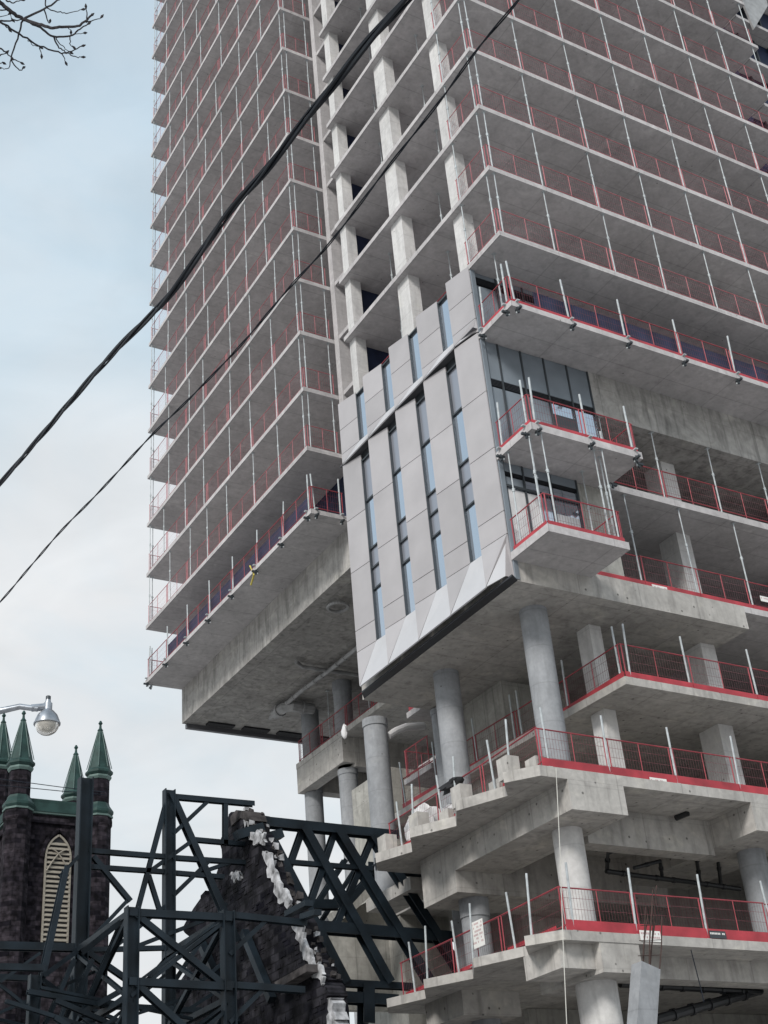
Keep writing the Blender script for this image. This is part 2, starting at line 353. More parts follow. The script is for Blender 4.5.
# upstand blocks on the deck teeth
for (x, y) in ((21.5, 28.45), (21.95, 27.75), (21.5, 30.85), (21.98, 29.6), (21.6, 33.4), (21.98, 32.3), (21.98, 31.4), (21.75, 35.6), (22.0, 34.0)):
    part('upstand', 'podium', MB().box(x, x + .42, y, y + .5, 13.8, 13.8 + (.62 if x < 21.9 else .4)))
part('girder', 'podium', MB().box(23.1, 24.2, 36.503, 39.4, 13.0, 13.398))
# square columns
def scol(x0, x1, y0, y1, z0, z1): part('column', 'col', MB().box(x0, x1, y0, y1, z0, z1))
for z0, z1 in ((24.0, 26.678), (20.38, 23.75), (16.95, 20.16), (13.8, 16.7)):
    for xc in (30.45, 36.6):
        zz = 19.55 if z1 == 20.16 and xc < 31.3 else z1
        scol(xc, xc + .62, 29.0, 29.9, z0, zz)
for z0, z1 in ((16.95, 19.55), (13.8, 16.7)): scol(25.98, 26.45, 29.22, 29.85, z0, z1)
# round columns
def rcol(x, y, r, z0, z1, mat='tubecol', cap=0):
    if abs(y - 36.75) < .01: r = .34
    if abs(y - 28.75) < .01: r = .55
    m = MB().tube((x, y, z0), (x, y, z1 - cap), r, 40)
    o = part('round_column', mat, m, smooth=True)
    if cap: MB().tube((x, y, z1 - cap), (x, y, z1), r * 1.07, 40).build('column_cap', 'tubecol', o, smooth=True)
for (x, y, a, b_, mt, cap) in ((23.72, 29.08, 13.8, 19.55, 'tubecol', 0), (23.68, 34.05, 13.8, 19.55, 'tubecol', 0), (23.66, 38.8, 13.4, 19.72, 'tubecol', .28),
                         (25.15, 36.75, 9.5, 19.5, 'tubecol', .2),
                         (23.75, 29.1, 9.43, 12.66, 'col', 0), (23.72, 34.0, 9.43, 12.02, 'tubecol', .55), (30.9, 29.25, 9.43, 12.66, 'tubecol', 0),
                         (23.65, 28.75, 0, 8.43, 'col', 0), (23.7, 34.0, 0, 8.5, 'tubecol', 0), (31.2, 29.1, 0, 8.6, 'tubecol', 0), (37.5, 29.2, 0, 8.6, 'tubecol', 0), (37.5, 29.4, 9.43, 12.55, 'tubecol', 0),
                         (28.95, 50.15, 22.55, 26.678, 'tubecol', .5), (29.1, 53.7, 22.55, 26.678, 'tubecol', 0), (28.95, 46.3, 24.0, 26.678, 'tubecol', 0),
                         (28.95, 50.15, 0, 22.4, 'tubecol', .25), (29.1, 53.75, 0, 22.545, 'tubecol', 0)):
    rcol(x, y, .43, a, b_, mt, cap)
# far deck with its edge beam (north end)
part('far_deck', 'podium', MB().prism([(28.38, 44.3), (30.2, 44.3), (33.5, 44.3), (33.5, 54.0), (28.38, 54.0)], 23.74, 24.0))
part('edge_beam', 'podium', MB().box(28.4, 29.0, 49.52, 54.0, 22.55, 23.738))
part('edge_beam', 'podium', MB().box(29.003, 33.4, 49.5, 50.1, 22.4, 23.738))
part('edge_beam', 'podium', MB().box(29.003, 33.4, 53.4, 54.0, 22.55, 23.738))
# core walls inside the podium
part('core_wall', 'core', MB().box(25.8, 28.6, 33.9, 36.5, 13.8, 19.548))
part('core_wall', 'core', MB().box(25.45, 27.5, 41.1, 43.9, 0, 19.0))
part('core_wall', 'core', MB().box(29.4, 36.5, 35.6, 43.4, 0, 26.67))
part('core_wall', 'core', MB().box(26.2, XE, 35.3, 35.55, 4.85, 9.17))
part('core_wall', 'core', MB().box(26.6, XE, 35.3, 35.55, 9.43, 13.49))
part('door_opening', 'dark', MB().box(28.6, 29.5, 35.2, 35.28, 9.45, 11.6))
# sloping stair wall behind the truss
st = [(22.595, 42.000, 12.761), (23.856, 42.000, 13.725), (26.033, 42.000, 14.827), (27.436, 42.000, 13.488), (27.166, 42.000, 10.469), (22.445, 42.000, 10.370)]
part('stair_wall', 'core', MB().slabpoly(st, (0, .35, 0)))
st = [(23.357, 41.300, 13.760), (25.111, 41.300, 15.189), (25.378, 41.300, 14.917), (23.531, 41.300, 13.424)]
part('stair_wall', 'core', MB().slabpoly(st, (0, 1.4, 0)))
# recessed wing at the far right end
wg = MB(); wg.box(39.2, 46, 27.2, 56, 0, 92)
part('side_wing', 'navy', wg)
for k in range(-1, 20):
    part('floor_slab', 'slab', MB().box(39.0, 46.2, 26.4, 27.18, ZB + FH * k, ZB + FH * k + .2))
for i in range(6):
    part('mullion', 'frame', MB().box(39.7 + i, 39.78 + i, 27.08, 27.17, 28, 91))
part('pale_panel', 'duct', MB().slabpoly([(39.25, 26.3, 58), (39.9, 26.3, 51.6), (41.6, 26.3, 54.2), (41.6, 26.3, 58)], (0, .1, 0)))  # pale flat panel added at the top of the wing
# leaning precast column with bare bars
p1, p2 = Vector((23.569, 26.600, 8.381)), Vector((23.078, 26.600, 6.874))
d_ = (p2 - p1).normalized()
part('leaning_column', 'tubecol', MB().bar(p1, p2 + d_ * 6.2, .40, .60, (1, 0, 0)))
rb = MB()
for i in range(7):
    a = p1 + Vector((-.24 + .08 * i, random.uniform(-.18, .18), -.3)); q = a - d_ * random.uniform(1.5, 2.6) + Vector((random.uniform(-.1, .1), 0, 0))
    rb.path([a, (a + q) / 2 + Vector((random.uniform(-.06, .06), 0, 0)), q], .016, 5)
for j in range(3):
    c = p1 - d_ * (.25 + .4 * j); rb.tube(c + Vector((-.36, -.1, 0)), c + Vector((.36, -.1, .05)), .01, 5)
part('rebar', 'rebar', rb)
# services
def pipe(mat, pts, r, nm='drain_pipe'):
    m = MB().path(pts, r, 10)
    for i in range(len(pts) - 1):
        a, b = Vector(pts[i]), Vector(pts[i + 1]); n = int((b - a).length / .8)
        for j in range(1, n + 1): c = a.lerp(b, j / (n + 1)); dd = (b - a).normalized() * .05; m.tube(c - dd, c + dd, r * 1.25, 10)
    return part(nm, mat, m)
pipe('pipe', [(26.558, 31.000, 12.261), (27.857, 31.000, 12.200), (29.849, 31.000, 12.150), (31.920, 31.000, 12.065)], .075)
pipe('pipe', [(27.618, 30.200, 13.174), (26.061, 30.200, 12.533), (26.615, 31.000, 12.356)], .07)
pipe('pipe', [(27.139, 30.400, 12.222), (28.218, 30.400, 12.513), (28.743, 31.000, 12.261)], .06)
pipe('pipe', [(30.005, 30.200, 12.932), (29.723, 30.400, 12.594), (30.268, 31.000, 12.177)], .06)
pipe('pipe', [(30.452, 30.200, 12.904), (31.134, 31.000, 12.140)], .06)
pipe('pipe', [(28.009, 29.150, 13.434), (28.094, 28.700, 13.450)], .09)
pipe('pipe', [(25.364, 29.800, 8.705), (30.600, 29.800, 8.634)], .10)
pipe('pipe', [(26.219, 29.600, 7.737), (30.720, 29.900, 8.715)], .14)
pipe('duct', [(25.662, 48.354, 26.450), (26.200, 48.727, 26.450), (27.556, 48.702, 26.450), (28.668, 48.656, 26.450), (29.533, 48.702, 26.450)], .09)
pipe('duct', [(27.241, 53.730, 26.300), (27.313, 52.803, 26.300), (27.574, 52.586, 26.300), (28.692, 52.588, 26.300)], .26, 'air_duct')
pipe('duct', [(27.341, 54.478, 26.400), (27.291, 51.181, 26.400), (27.449, 48.507, 26.400), (27.465, 46.474, 26.400), (27.497, 44.741, 26.400)], .10)
pipe('tarp', [(24.042, 38.600, 19.098), (24.398, 38.600, 19.333), (24.840, 38.600, 19.542), (25.622, 38.600, 19.681)], .14, 'air_duct')
rg = MB()
for i in range(24):
    t = 2 * math.pi * i / 24; u = 2 * math.pi * (i + 1) / 24; c = Vector((24.9, 43.0, 26.55))
    rg.tube(c + Vector((.42 * math.cos(t), .42 * math.sin(t), -.05)), c + Vector((.42 * math.cos(u), .42 * math.sin(u), -.05)), .07, 6)
part('pipe_ring', 'duct', rg)

# ------------------------------------------------------------------ clad corner bay
GX = 22.10          # glass plane
WIN = [(35.54, 34.67), (33.57, 32.72), (31.64, 30.79), (29.65, 28.80)]
XB = 21.60
XL, XR = 21.84, 22.0      # every panel is folded: proud on its left edge, falling back towards its right
part('backing_wall', 'frame', MB().box(22.145, 22.22, 27.7, 36.6, 19.9, 31.5))
def xat(y, ya, yb): return XL + (XR - XL) * (ya - y) / (ya - yb)
def facade(z0, zs, z1, seams, bars, win_top):
    ends = [36.62] + [w[1] for w in WIN]; rights = [w[0] for w in WIN] + [27.64]
    for i, (ya, yb) in enumerate(zip(ends, rights)):
        zz = [zs] + seams + [None]
        for j in range(len(zz) - 1):
            a = zz[j] + .012
            if zz[j + 1] is None: bl, br_ = z1 + .08, z1 - .02
            else: bl = br_ = zz[j + 1] - .012
            part('facade_panel', 'panel', MB().slabpoly([(XL, ya, a), (XR, yb, a), (XR, yb, br_), (XL, ya, bl)], (.04, 0, 0)))
        if i < 4:
            wl, wr = WIN[i]
            xb = XB if z1 < 30 else XL - .06; f_ = xb / 21.84; zb = 1.6 + (z0 - 1.6) * f_
            part('facade_panel', 'panel', MB().slabpoly([(xb, ya * f_, zb + .02), (XR, yb, zs - .008), (XL, ya, zs - .008)], (.04, 0, 0)))
            part('facade_panel', 'panellit', MB().slabpoly([(xb, ya * f_ - .02, zb), (xb, wr * f_ + .01, zb), (GX - .02, wr + .01, zs), (XR, wl - .01, zs)], (.04, 0, -.02)))
            part('reveal', 'frame', MB().box(XR + .005, GX + .04, wl - .04, wl - .002, zs + .01, win_top))
            wn = part('window', 'frame', MB().box(XR + .02, GX + .03, wr - .1, wl - .042, win_top - .06, win_top))
            bs = [zs] + bars + [win_top - .06]
            for j in range(len(bs) - 1):
                mt = 'spanglass' if (bars and j in (1, 2, 4)) else 'glass'
                MB().box(GX, GX + .02, wr - .1, wl - .042, bs[j] + .03, bs[j + 1]).build('pane', mt, wn)
                if j: MB().box(GX - .06, GX + .02, wr - .1, wl - .042, bs[j] - .03, bs[j] + .03).build('glazing_bar', 'frame', wn)
        else:
            xb = XB if z1 < 30 else XL - .06; f_ = xb / 21.84; zb = 1.6 + (z0 - 1.6) * f_
            part('facade_panel', 'panel', MB().slabpoly([(xb, ya * f_, zb + .02), (XR, yb + .12, zs - .25), (XR, yb, zs - .008), (XL, ya, zs - .008)], (.04, 0, 0)))
            part('facade_panel', 'panellit', MB().slabpoly([(xb, ya * f_ - .02, zb), (xb + .15, yb * f_ + .34, zb), (XR - .004, yb + .12, zs - .27)], (.04, 0, 0)))
            part('facade_panel', 'panel', MB().slabpoly([(xb + .15, yb * f_ + .33, zb), (XR + .04, yb - .01, zb - .05), (XR, yb, zs - .02), (XR, yb + .115, zs - .27)], (.04, 0, 0)))
facade(19.88, 21.15, 28.76, [21.95, 24.25, 26.4], [23.12, 23.95, 24.73, 26.72], 28.5)
facade(28.93, 29.36, 31.6, [30.45], [], 31.5)
part('ledge_soffit', 'panelside', MB().box(XL + .01, 22.14, 27.65, 36.85, 28.92, 28.94))
part('base_trim', 'louvre', MB().prism([(21.80, 27.42), (22.118, 27.62), (22.118, 36.85), (21.80, 36.45)], 19.56, 19.62))
part('corner_trim', 'spandrel', MB().box(22.045, 22.2, 27.57, 27.632, 19.6, 31.55))
# side wall of the bay, facing the balconies
XS = [22.2, 22.71, 23.63, 24.57, 25.54, 26.44]
def sidewall(z0, z1, louvre, glasstop, xs, deep=27.62):
    for i in range(len(xs) - 1):
        a, b = xs[i] + .03, xs[i + 1] - .03
        if louvre:
            part('spandrel_panel', 'spandrel', MB().box(a, b, deep, deep + .06, louvre[1], z1))
            lv = MB().box(a, b, deep + .05, deep + .08, louvre[0], louvre[1])
            n = 5
            for q in range(n): lv.box(a, b, deep, deep + .04, louvre[0] + (louvre[1] - louvre[0]) * (q + .2) / n, louvre[0] + (louvre[1] - louvre[0]) * (q + .55) / n)
            part('louvre', 'louvre', lv)
        part('glazing', 'spandrel' if i < len(xs) - 3 else 'glass', MB().box(a, b, deep + .03, deep + .05, z0, glasstop))
    for x in xs: part('mullion', 'frame', MB().box(x - .03, x + .03, deep - .03, deep + .05, z0, z1))
    part('backing_wall', 'dark', MB().box(xs[0], xs[-1], deep + .1, deep + .14, z0, z1))
sidewall(24.0, 28.46, (26.70, 26.97), 26.66, XS)
sidewall(20.42, 23.74, (23.3, 23.42), 23.25, [22.2, 22.95, 24.0, 25.05])
sidewall(28.7, 31.42, (31.0, 31.25), 30.9, [22.2, 23.1, 24.2, 25.3, 26.5], 27.66)
part('transom', 'frame', MB().box(22.2, 25.05, 27.57, 27.61, 22.84, 22.92))
part('window_film', 'tarp', MB().box(22.3, 23.5, 27.635, 27.645, 20.5, 22.8))
part('window_film', 'tarp', MB().box(24.05, 24.95, 27.635, 27.645, 20.5, 22.3))
part('balcony_door', 'frame', MB().box(24.6, 25.5, 27.58, 27.60, 24.05, 26.2).box(24.66, 25.44, 27.57, 27.581, 24.1, 26.1))
part('partition_wall', 'core', MB().box(25.08, 26.44, 27.7, 27.85, 20.4, 23.74))

# ------------------------------------------------------------------ guardrails with props (one thing per run)
PC = {}
def panel_mesh(ln, h, toe, style):
    key = (round(ln, 2), h, style)
    if key in PC: return PC[key]
    m = MB(); r = .016 if style else .02
    z0 = .04
    m.tube((0, 0, h), (ln, 0, h), r, 6); m.tube((0, 0, z0 + .1), (ln, 0, z0 + .1), r, 6)
    for x in (.05, ln * .5, ln - .05): m.tube((x, 0, z0), (x, 0, h), r * (1 if x != ln * .5 else .7), 6)
    f0 = len(m.f)
    m.add([(0.05, .002, z0 + .1), (ln - .05, .002, z0 + .1), (ln - .05, .002, h), (.05, .002, h)], [(0, 1, 2, 3)], 1)
    me = bpy.data.meshes.new('mesh_panel'); me.from_pydata(m.v, [], m.f); me.materials.append(M['reddull' if style else 'red']); me.materials.append(M['meshfine' if style else 'mesh'])
    me.polygons.foreach_set('material_index', m.mi)
    uv = me.uv_layers.new(name='UVMap')
    for p in me.polygons:
        for li in p.loop_indices:
            v = me.vertices[me.loops[li].vertex_index].co; uv.data[li].uv = (v.x, v.z)
    me.update(); PC[key] = me; return me
def toe_mesh(ln, h):
    key = ('toe', round(ln, 2), h)
    if key in PC: return PC[key]
    m = MB().box(.01, ln - .01, -.035, -.015, 0.0, h)
    me = bpy.data.meshes.new('toe_board'); me.from_pydata(m.v, [], m.f); me.materials.append(M['toe']); me.update(); PC[key] = me; return me
def post_mesh(ln, clamp):
    key = ('post', round(ln, 2), clamp)
    if key in PC: return PC[key]
    m = MB()
    if clamp == 2: m.tube((0, 0, 0), (0, 0, ln), .032, 8); m.box(-.07, .07, -.07, .07, 0, .012)
    elif clamp:
        m.tube((0, 0, -.38), (0, 0, ln), .034, 8); m.box(-.04, .04, -.02, .26, -.32, -.25, 1); m.box(-.03, .03, .05, .12, -.42, -.2, 1); m.box(-.05, .05, -.05, .2, .0, .04)
    else:
        s_ = ln * .58
        m.tube((0, 0, 0), (0, 0, s_), .028, 8); m.tube((0, 0, s_ - .03), (0, 0, s_ + .09), .042, 8); m.tube((0, 0, s_), (0, 0, ln), .021, 8)
        m.box(-.07, .07, -.07, .07, 0, .01); m.box(-.07, .07, -.07, .07, ln - .01, ln); m.tube((-.08, 0, s_ + .03), (.08, 0, s_ + .03), .012, 6)
    me = bpy.data.meshes.new('prop'); me.from_pydata(m.v, [], m.f); me.materials.append(M['prop']); me.materials.append(M['frame']); me.polygons.foreach_set('material_index', m.mi); me.update(); PC[key] = me; return me
def guard(label, pts, z, posts='tall', plen=2.75, toe=0., h=1.1, step=2.45, style=0, first=.15, jit=.12, extra=()):
    g = thing('guardrail', label, 'guardrail', (pts[0][0], pts[0][1], z), 'red mesh guardrails on the unfinished floors'); sh = {'short': 1, 'stub': 2}.get(posts, 0)
    for i in range(len(pts) - 1):
        a, b = Vector((*pts[i], z)), Vector((*pts[i + 1], z)); d = b - a; ln = d.length; n = max(1, round(ln / step)); seg = ln / n
        rz = math.atan2(d.y, d.x); u = d.normalized()
        for j in range(n):
            p = a + u * seg * j + Vector((0, 0, random.uniform(-.02, .02)))
            put('mesh_panel', panel_mesh(seg - .04, h, 0, style), g, p, rz + random.uniform(-.004, .004))
            if toe: put('toe_board', toe_mesh(seg, toe), g, a + u * seg * j, rz)
            if posts:
                L_n = 1.75 if sh else plen
                t = seg * j + (first if j == 0 else random.uniform(-jit, jit))
                q = put('prop', post_mesh(L_n, sh), g, a + u * t + Vector((0, 0, .0)), rz + (math.pi if posts == 'short' else 0))
                if sh: q.rotation_euler.x = random.uniform(-.02, .05); q.rotation_euler.y = random.uniform(-.05, .05)
                else: q.rotation_euler.y = random.uniform(-.012, .012)
        if posts: put('prop', post_mesh(1.75 if sh else plen, sh), g, b - u * .2, rz + (math.pi if posts == 'short' else 0))
    for (x, y, L_n) in extra: put('prop', post_mesh(L_n, False), g, (x, y, z))
    return g
ORD = ['lowest', 'second', 'third', 'fourth', 'fifth', 'sixth', 'seventh', 'eighth', 'ninth', 'tenth', 'eleventh', 'twelfth', 'thirteenth', 'fourteenth', 'fifteenth', 'sixteenth', 'seventeenth', 'eighteenth', 'nineteenth', 'twentieth']
# left-hand tower face
for k in range(0, 19):
    z = ZB + FH * k + .2
    pts = [(27.0, 57.05), (22.09, 57.05), (22.09, 39.68), (23.6, 39.68)]
    guard(f'red mesh guardrail along the left-hand tower face, {ORD[k]} floor up from its underside', pts, z,
          'short' if k == 0 else 'tall', 2.75, 0, step=2.6, style=0 if k == 0 else 1, jit=.12 if k == 0 else .5)
# near corner and right-hand face
for k in range(0, 12):
    z = ZB + FH * k + .2
    if k == 0:
        guard('red mesh guardrail with short posts on the wide slab right of the clad bay', [(22.09, 27.5), (22.09, 25.83), (38.8, 25.83)], z, 'short', toe=.16,
              extra=((22.35, 26.6, 2.75),))
    else:
        guard(f'red mesh guardrail round the near tower corner, {ORD[k]} open slab up the right-hand face', [(22.09, 27.75), (22.09, 25.83), (38.8, 25.83)], z, 'tall', 2.75, style=1)
        g = thing('guardrail', f'red rail between the front columns over the clad bay, {ORD[k - 1]} storey above it', 'guardrail', (22.85, 28.5, z), 'red mesh guardrails on the unfinished floors')
        for (a, b) in ((28.45, 31.5), (32.35, 35.55)):
            put('mesh_panel', panel_mesh(b - a, 1.0, 0, 0), g, (22.8, a, z), math.pi / 2)
            put('prop', post_mesh(2.75, False), g, (22.95, a + 1.1 + random.uniform(-.3, .5), z))
# balconies
guard('red guardrail with short posts on the upper balcony of the clad bay', [(22.09, 27.5), (22.09, 25.83), (26.22, 25.83), (26.22, 27.5)], 24.0, 'short', toe=.16, step=2.0)
guard('red guardrail with tall props on the lower balcony of the clad bay', [(22.09, 27.5), (22.09, 25.83), (24.92, 25.83), (24.92, 27.3)], 20.47, 'tall', 3.28, toe=.16, step=2.9, first=.35,
      extra=((22.3, 26.25, 3.28), (24.5, 25.95, 3.28)))
# floors to the right below the transfer beam
def sign(x, y, z, wd, hh, nm, label, rz=0, mat='white'):
    s = thing(nm, label, 'sign', (x, y, z), 'small signs on the guardrails'); s.rotation_euler.z = rz
    WO[s.name] = (0, 0, 0)
    MB().box(0, wd, -.012, 0, 0, hh).build('plate', mat, s)
    t = MB(); random.seed(int(x * 100)); n = max(3, int(wd / .06))
    for r in range(max(1, int(hh / .11))):
        for i in range(n):
            if random.random() < .6: t.box(.03 + (wd - .06) * i / n, .03 + (wd - .06) * (i + .7) / n, -.016, -.0125, hh - .1 - .1 * r, hh - .05 - .1 * r)
    t.build('print', 'ink' if mat == 'white' else 'white', s)
    return s
guard('red guardrail on the first bare floor under the streaked transfer beam', [(26.5, 27.68), (38.8, 27.68)], 24.0, 'tall', 2.66)
guard('red guardrail with bright toe board on the floor above the wide pale beam face', [(24.95, 27.72), (38.8, 27.72)], 20.38, 'tall', 3.35, toe=.2)
guard('red guardrail round the corner of the highest podium slab', [(25.3, 40), (25.54, 33), (25.54, 27.53), (38.8, 27.53)], 16.95, 'stub', toe=.2, first=.2)
guard('red guardrail with bright toe board along the front of the upper notched podium deck', [(21.95, 27.53), (38.8, 27.53)], 13.8, 'stub', toe=.25, first=.25)
guard('red guardrail with bright toe board along the front of the lower notched podium deck', [(21.95, 27.53), (38.8, 27.53)], 9.43, 'stub', toe=.28, first=.25)
def toothed(label, z, toe):
    g = thing('guardrail', label, 'guardrail', (21.9, 27.6, z), 'red mesh guardrails on the unfinished floors')
    P = [(22.0, 27.6), (22.15, 30.6), (22.2, 33.1), (22.25, 36.2)]
    for i in range(3):
        a, b = Vector((*P[i], z)), Vector((*P[i + 1], z)); d = b - a; ln = d.length; rz = math.atan2(d.y, d.x)
        put('mesh_panel', panel_mesh(ln - .04, 1.15, 0, 0), g, a, rz); put('toe_board', toe_mesh(ln * toe, .25), g, a + d * (1 - toe) * .7, rz)
        q = put('prop', post_mesh(1.75, 2), g, a + Vector((-.35, 1.0, -.0)), math.pi / 2); q.rotation_euler.x = .06
        q = put('prop', post_mesh(1.55, 2), g, a + Vector((-.1, 2.1, -.0)), math.pi / 2); q.rotation_euler.x = -.05
    return g
toothed('red guardrail zigzagging along the notched left edge of the upper podium deck', 13.8, .5)
toothed('red guardrail running along the notched left edge of the lower podium deck', 9.43, .8)
g = guard('red guardrail on the far raised deck between the round columns', [(33.0, 53.9), (28.5, 53.9), (28.5, 44.4)], 24.0, '', step=2.4)
for y in (45.2, 47.5, 51.2): put('prop', post_mesh(2.66, False), g, (28.75, y, 24.0))
guard('short red guardrail on the slab stub beyond the soffit edge', [(27.9, 39.1), (25.38, 39.1), (25.38, 37.0)], 20.38, '', toe=.3)
guard('bare red rail on the small concrete landing in front of the core wall', [(27.2, 40.3), (25.75, 40.3), (25.75, 38.6)], 18.25, '')
guard('red guardrail at the very bottom behind the broken gable', [(23.5, 28.1), (23.5, 36)], 4.85, '', toe=.4)
guard('red guardrail with toe board low down between gable and notched decks', [(16.750, 30.500), (19.566, 30.500)], 5.9, '', toe=.35)
sign(*(27.483, 27.660, 20.251), .62, .24, 'notice_board', 'small white notice on the red toe board over the wide pale beam')
sign(*(25.694, 27.480, 13.620), .62, .26, 'notice_board', 'small white notice on the toe board of the upper notched deck')
sign(*(24.297, 27.440, 9.253), .7, .28, 'notice_board', 'white board beside the bare rebars on the lower notched deck')
sign(*(26.767, 27.460, 9.449), .6, .2, 'notice_board', 'small dark plate with pale letters on the red toe board at lower right', mat='frame')
sign(*(32.280, 27.660, 20.777), .9, .2, 'notice_board', 'white strip sign on the toe board at the right edge of the photo')
sign(*(21.900, 31.680, 9.915), .62, .72, 'notice_board', 'pale square notice hung on the lower left guardrail', -math.pi / 2)
# loose things on the upper notched deck
def blob(name, label, cat, c, sz, mat, seed, fold=.35):
    random.seed(seed); m = MB(); n, r_ = 18, 9; vs = []
    for i in range(r_ + 1):
        ph = math.pi * i / r_
        for j in range(n):
            th = 2 * math.pi * j / n; k = 1 + fold * math.sin(3 * th + seed + i) * .5 + fold * random.uniform(-.3, .3)
            vs.append((c[0] + sz[0] * math.sin(ph) * math.cos(th) * k, c[1] + sz[1] * math.sin(ph) * math.sin(th) * k, c[2] + sz[2] * (1 - math.cos(ph)) / 2 * (1 + .1 * random.uniform(-1, 1))))
    fs = [(i * n + j, i * n + (j + 1) % n, (i + 1) * n + (j + 1) % n, (i + 1) * n + j) for i in range(r_) for j in range(n)]
    m.add(vs, fs); o = m.build(name, mat, None, smooth=True, loc=c); return tag(o, label, cat)
blob('plastic_sheet', 'crumpled pale plastic sheet heaped at the left end of the upper notched deck', 'plastic sheet', (23.0, 35.2, 13.8), (.55, .6, 1.5), 'tarp', 3, .5)
blob('plastic_sheet', 'low pale plastic bundle between the upstands of the upper notched deck', 'plastic sheet', (22.7, 33.0, 13.8), (.4, .5, .8), 'tarp', 5, .5)
blob('black_cloth', 'black cloth thrown over the rail of the upper notched deck', 'cloth', (21.900, 31.909, 14.552), (.12, .45, .35), 'blackcloth', 8, .9)
blob('plastic_bag', 'small white bag hanging beside the capped round column', 'bag', (23.200, 40.223, 19.488), (.10, .14, .55), 'tarp', 9, .3)
blob('debris_sack', 'white sacks and rubble piled against the square column on the upper notched deck', 'sack', (30.2, 28.3, 13.8), (1.1, .3, .35), 'tarp', 12, .6)
blob('site_worker_bag', 'dark bundle behind the far raised deck rail', 'bag', (28.7, 45.9, 24.0), (.2, .2, .9), 'blackcloth', 14, .2)
bpy.data.objects['site_worker_bag'].name = 'dark_bundle'
tag(MB().path([(22.239, 27.300, 13.707), (21.878, 27.200, 11.403), (21.511, 27.150, 9.083), (21.198, 27.100, 6.941)], .012, 5).build('rope', 'rope'), 'thin pale rope hanging past both notched decks from the upper corner', 'rope')
tag(MB().path([(25.752, 27.200, 9.028), (25.737, 27.100, 8.115), (25.667, 27.000, 7.670)], .014, 5).build('rope', 'cable'), 'thin dark cord hanging diagonally below the lower deck edge at right', 'rope')
tag(MB().path([(21.950, 45.041, 28.872), (21.900, 44.589, 28.205), (21.950, 45.007, 27.950)], .04, 5).build('strap', 'strap'), 'yellow strap dangling from the lowest left-hand guardrail', 'strap')

def stack(label, x, y, z, n, ln, rz):
    t = thing('timber_stack', label, 'timber stack', (x, y, z)); c, s_ = math.cos(rz), math.sin(rz)
    for i in range(n):
        h = .05 * (i // 3); o_ = (i % 3) * .17 - .17 + random.uniform(-.02, .02); e_ = random.uniform(-.1, .1)
        a = Vector((x + c * (e_ - ln / 2) - s_ * o_, y + s_ * (e_ - ln / 2) + c * o_, z + .03 + h)); b = a + Vector((c * ln, s_ * ln, 0))
        MB().bar(a, b, .15, .045).build('board', 'timber', t)
stack('small pile of boards behind the rail on the highest podium slab', 28.6, 28.1, 16.95, 9, 1.6, .1)
stack('boards stacked near the square column on the upper notched deck', 27.2, 28.2, 13.8, 12, 2.0, -.08)
stack('boards lying on the floor above the wide pale beam face', 33.0, 28.3, 20.38, 9, 2.2, .05)
stack('boards on the lower notched deck beside the front round column', 25.6, 28.4, 9.43, 12, 1.9, .12)
for (x, y, z, lb) in ((30.2, 26.6, 31.63, 'tan sack slumped behind the guardrail on the second right-hand floor'), (34.0, 26.6, 31.63, 'tan sack further right on the second right-hand floor')):
    blob('cement_sack', lb, 'sack', (x, y, z), (.35, .25, .5), 'timber', int(x), .2)

# ------------------------------------------------------------------ dark steel retention frame
SF = thing('steel_retention_frame', 'dark blue steel lattice of posts and diagonals holding up the old church ruin', 'steel frame', (13, 32, 0))
def mem(nm, a, b, h, up=(0, 1, 0), ext=(0, 0)):
    a, b = Vector(a), Vector(b); d = (b - a).normalized(); a = a - d * ext[0]; b = b + d * ext[1]
    return MB().ibeam(a, b, h, up).build(nm, 'steel', SF)
YF, YR = 30.0, 33.8
def post(x, y, ztop, h): return MB().ibeam((x, y, 0), (x, y, ztop), h, (1, 0, 0)).build('post', 'steel', SF)
pa = (11.283, 30.000, 10.058); pb = (13.694, 30.000, 10.100)
post(pa[0], YF, pa[2], .30); post(pb[0], YF, pb[2], .30)
pc = (11.324, 33.800, 14.513); pd = (13.744, 33.800, 14.422); pcx = (11.363, 33.800, 8.755)
post((pc[0]+pcx[0])/2, YR, pc[2], .36); post(pd[0], YR, pd[2], .30)
pe = (9.526, 31.500, 8.795); post(pe[0], 31.5, pe[2], .26)
F = [ # front plane, y = 30
 ((11.285, 30.000, 9.920), (13.690, 30.000, 9.933), .20), ((11.309, 30.000, 8.372), (13.654, 30.000, 8.330), .20), ((13.692, 30.000, 10.004), (15.714, 30.000, 9.918), .18), ((13.655, 30.000, 8.375), (15.571, 30.000, 8.316), .18),
 ((11.409, 30.000, 9.857), (13.427, 30.000, 8.459), .17), ((11.430, 30.000, 8.310), (12.519, 30.000, 7.443), .17), ((8.294, 30.000, 8.594), (9.176, 30.000, 8.605), .16),
 ((13.802, 30.000, 9.138), (14.617, 30.000, 9.837), .12), ((13.763, 30.000, 7.595), (14.558, 30.000, 8.288), .12)]
for a, b, h in F: mem('beam', a, b, h, ext=(.1, .1))
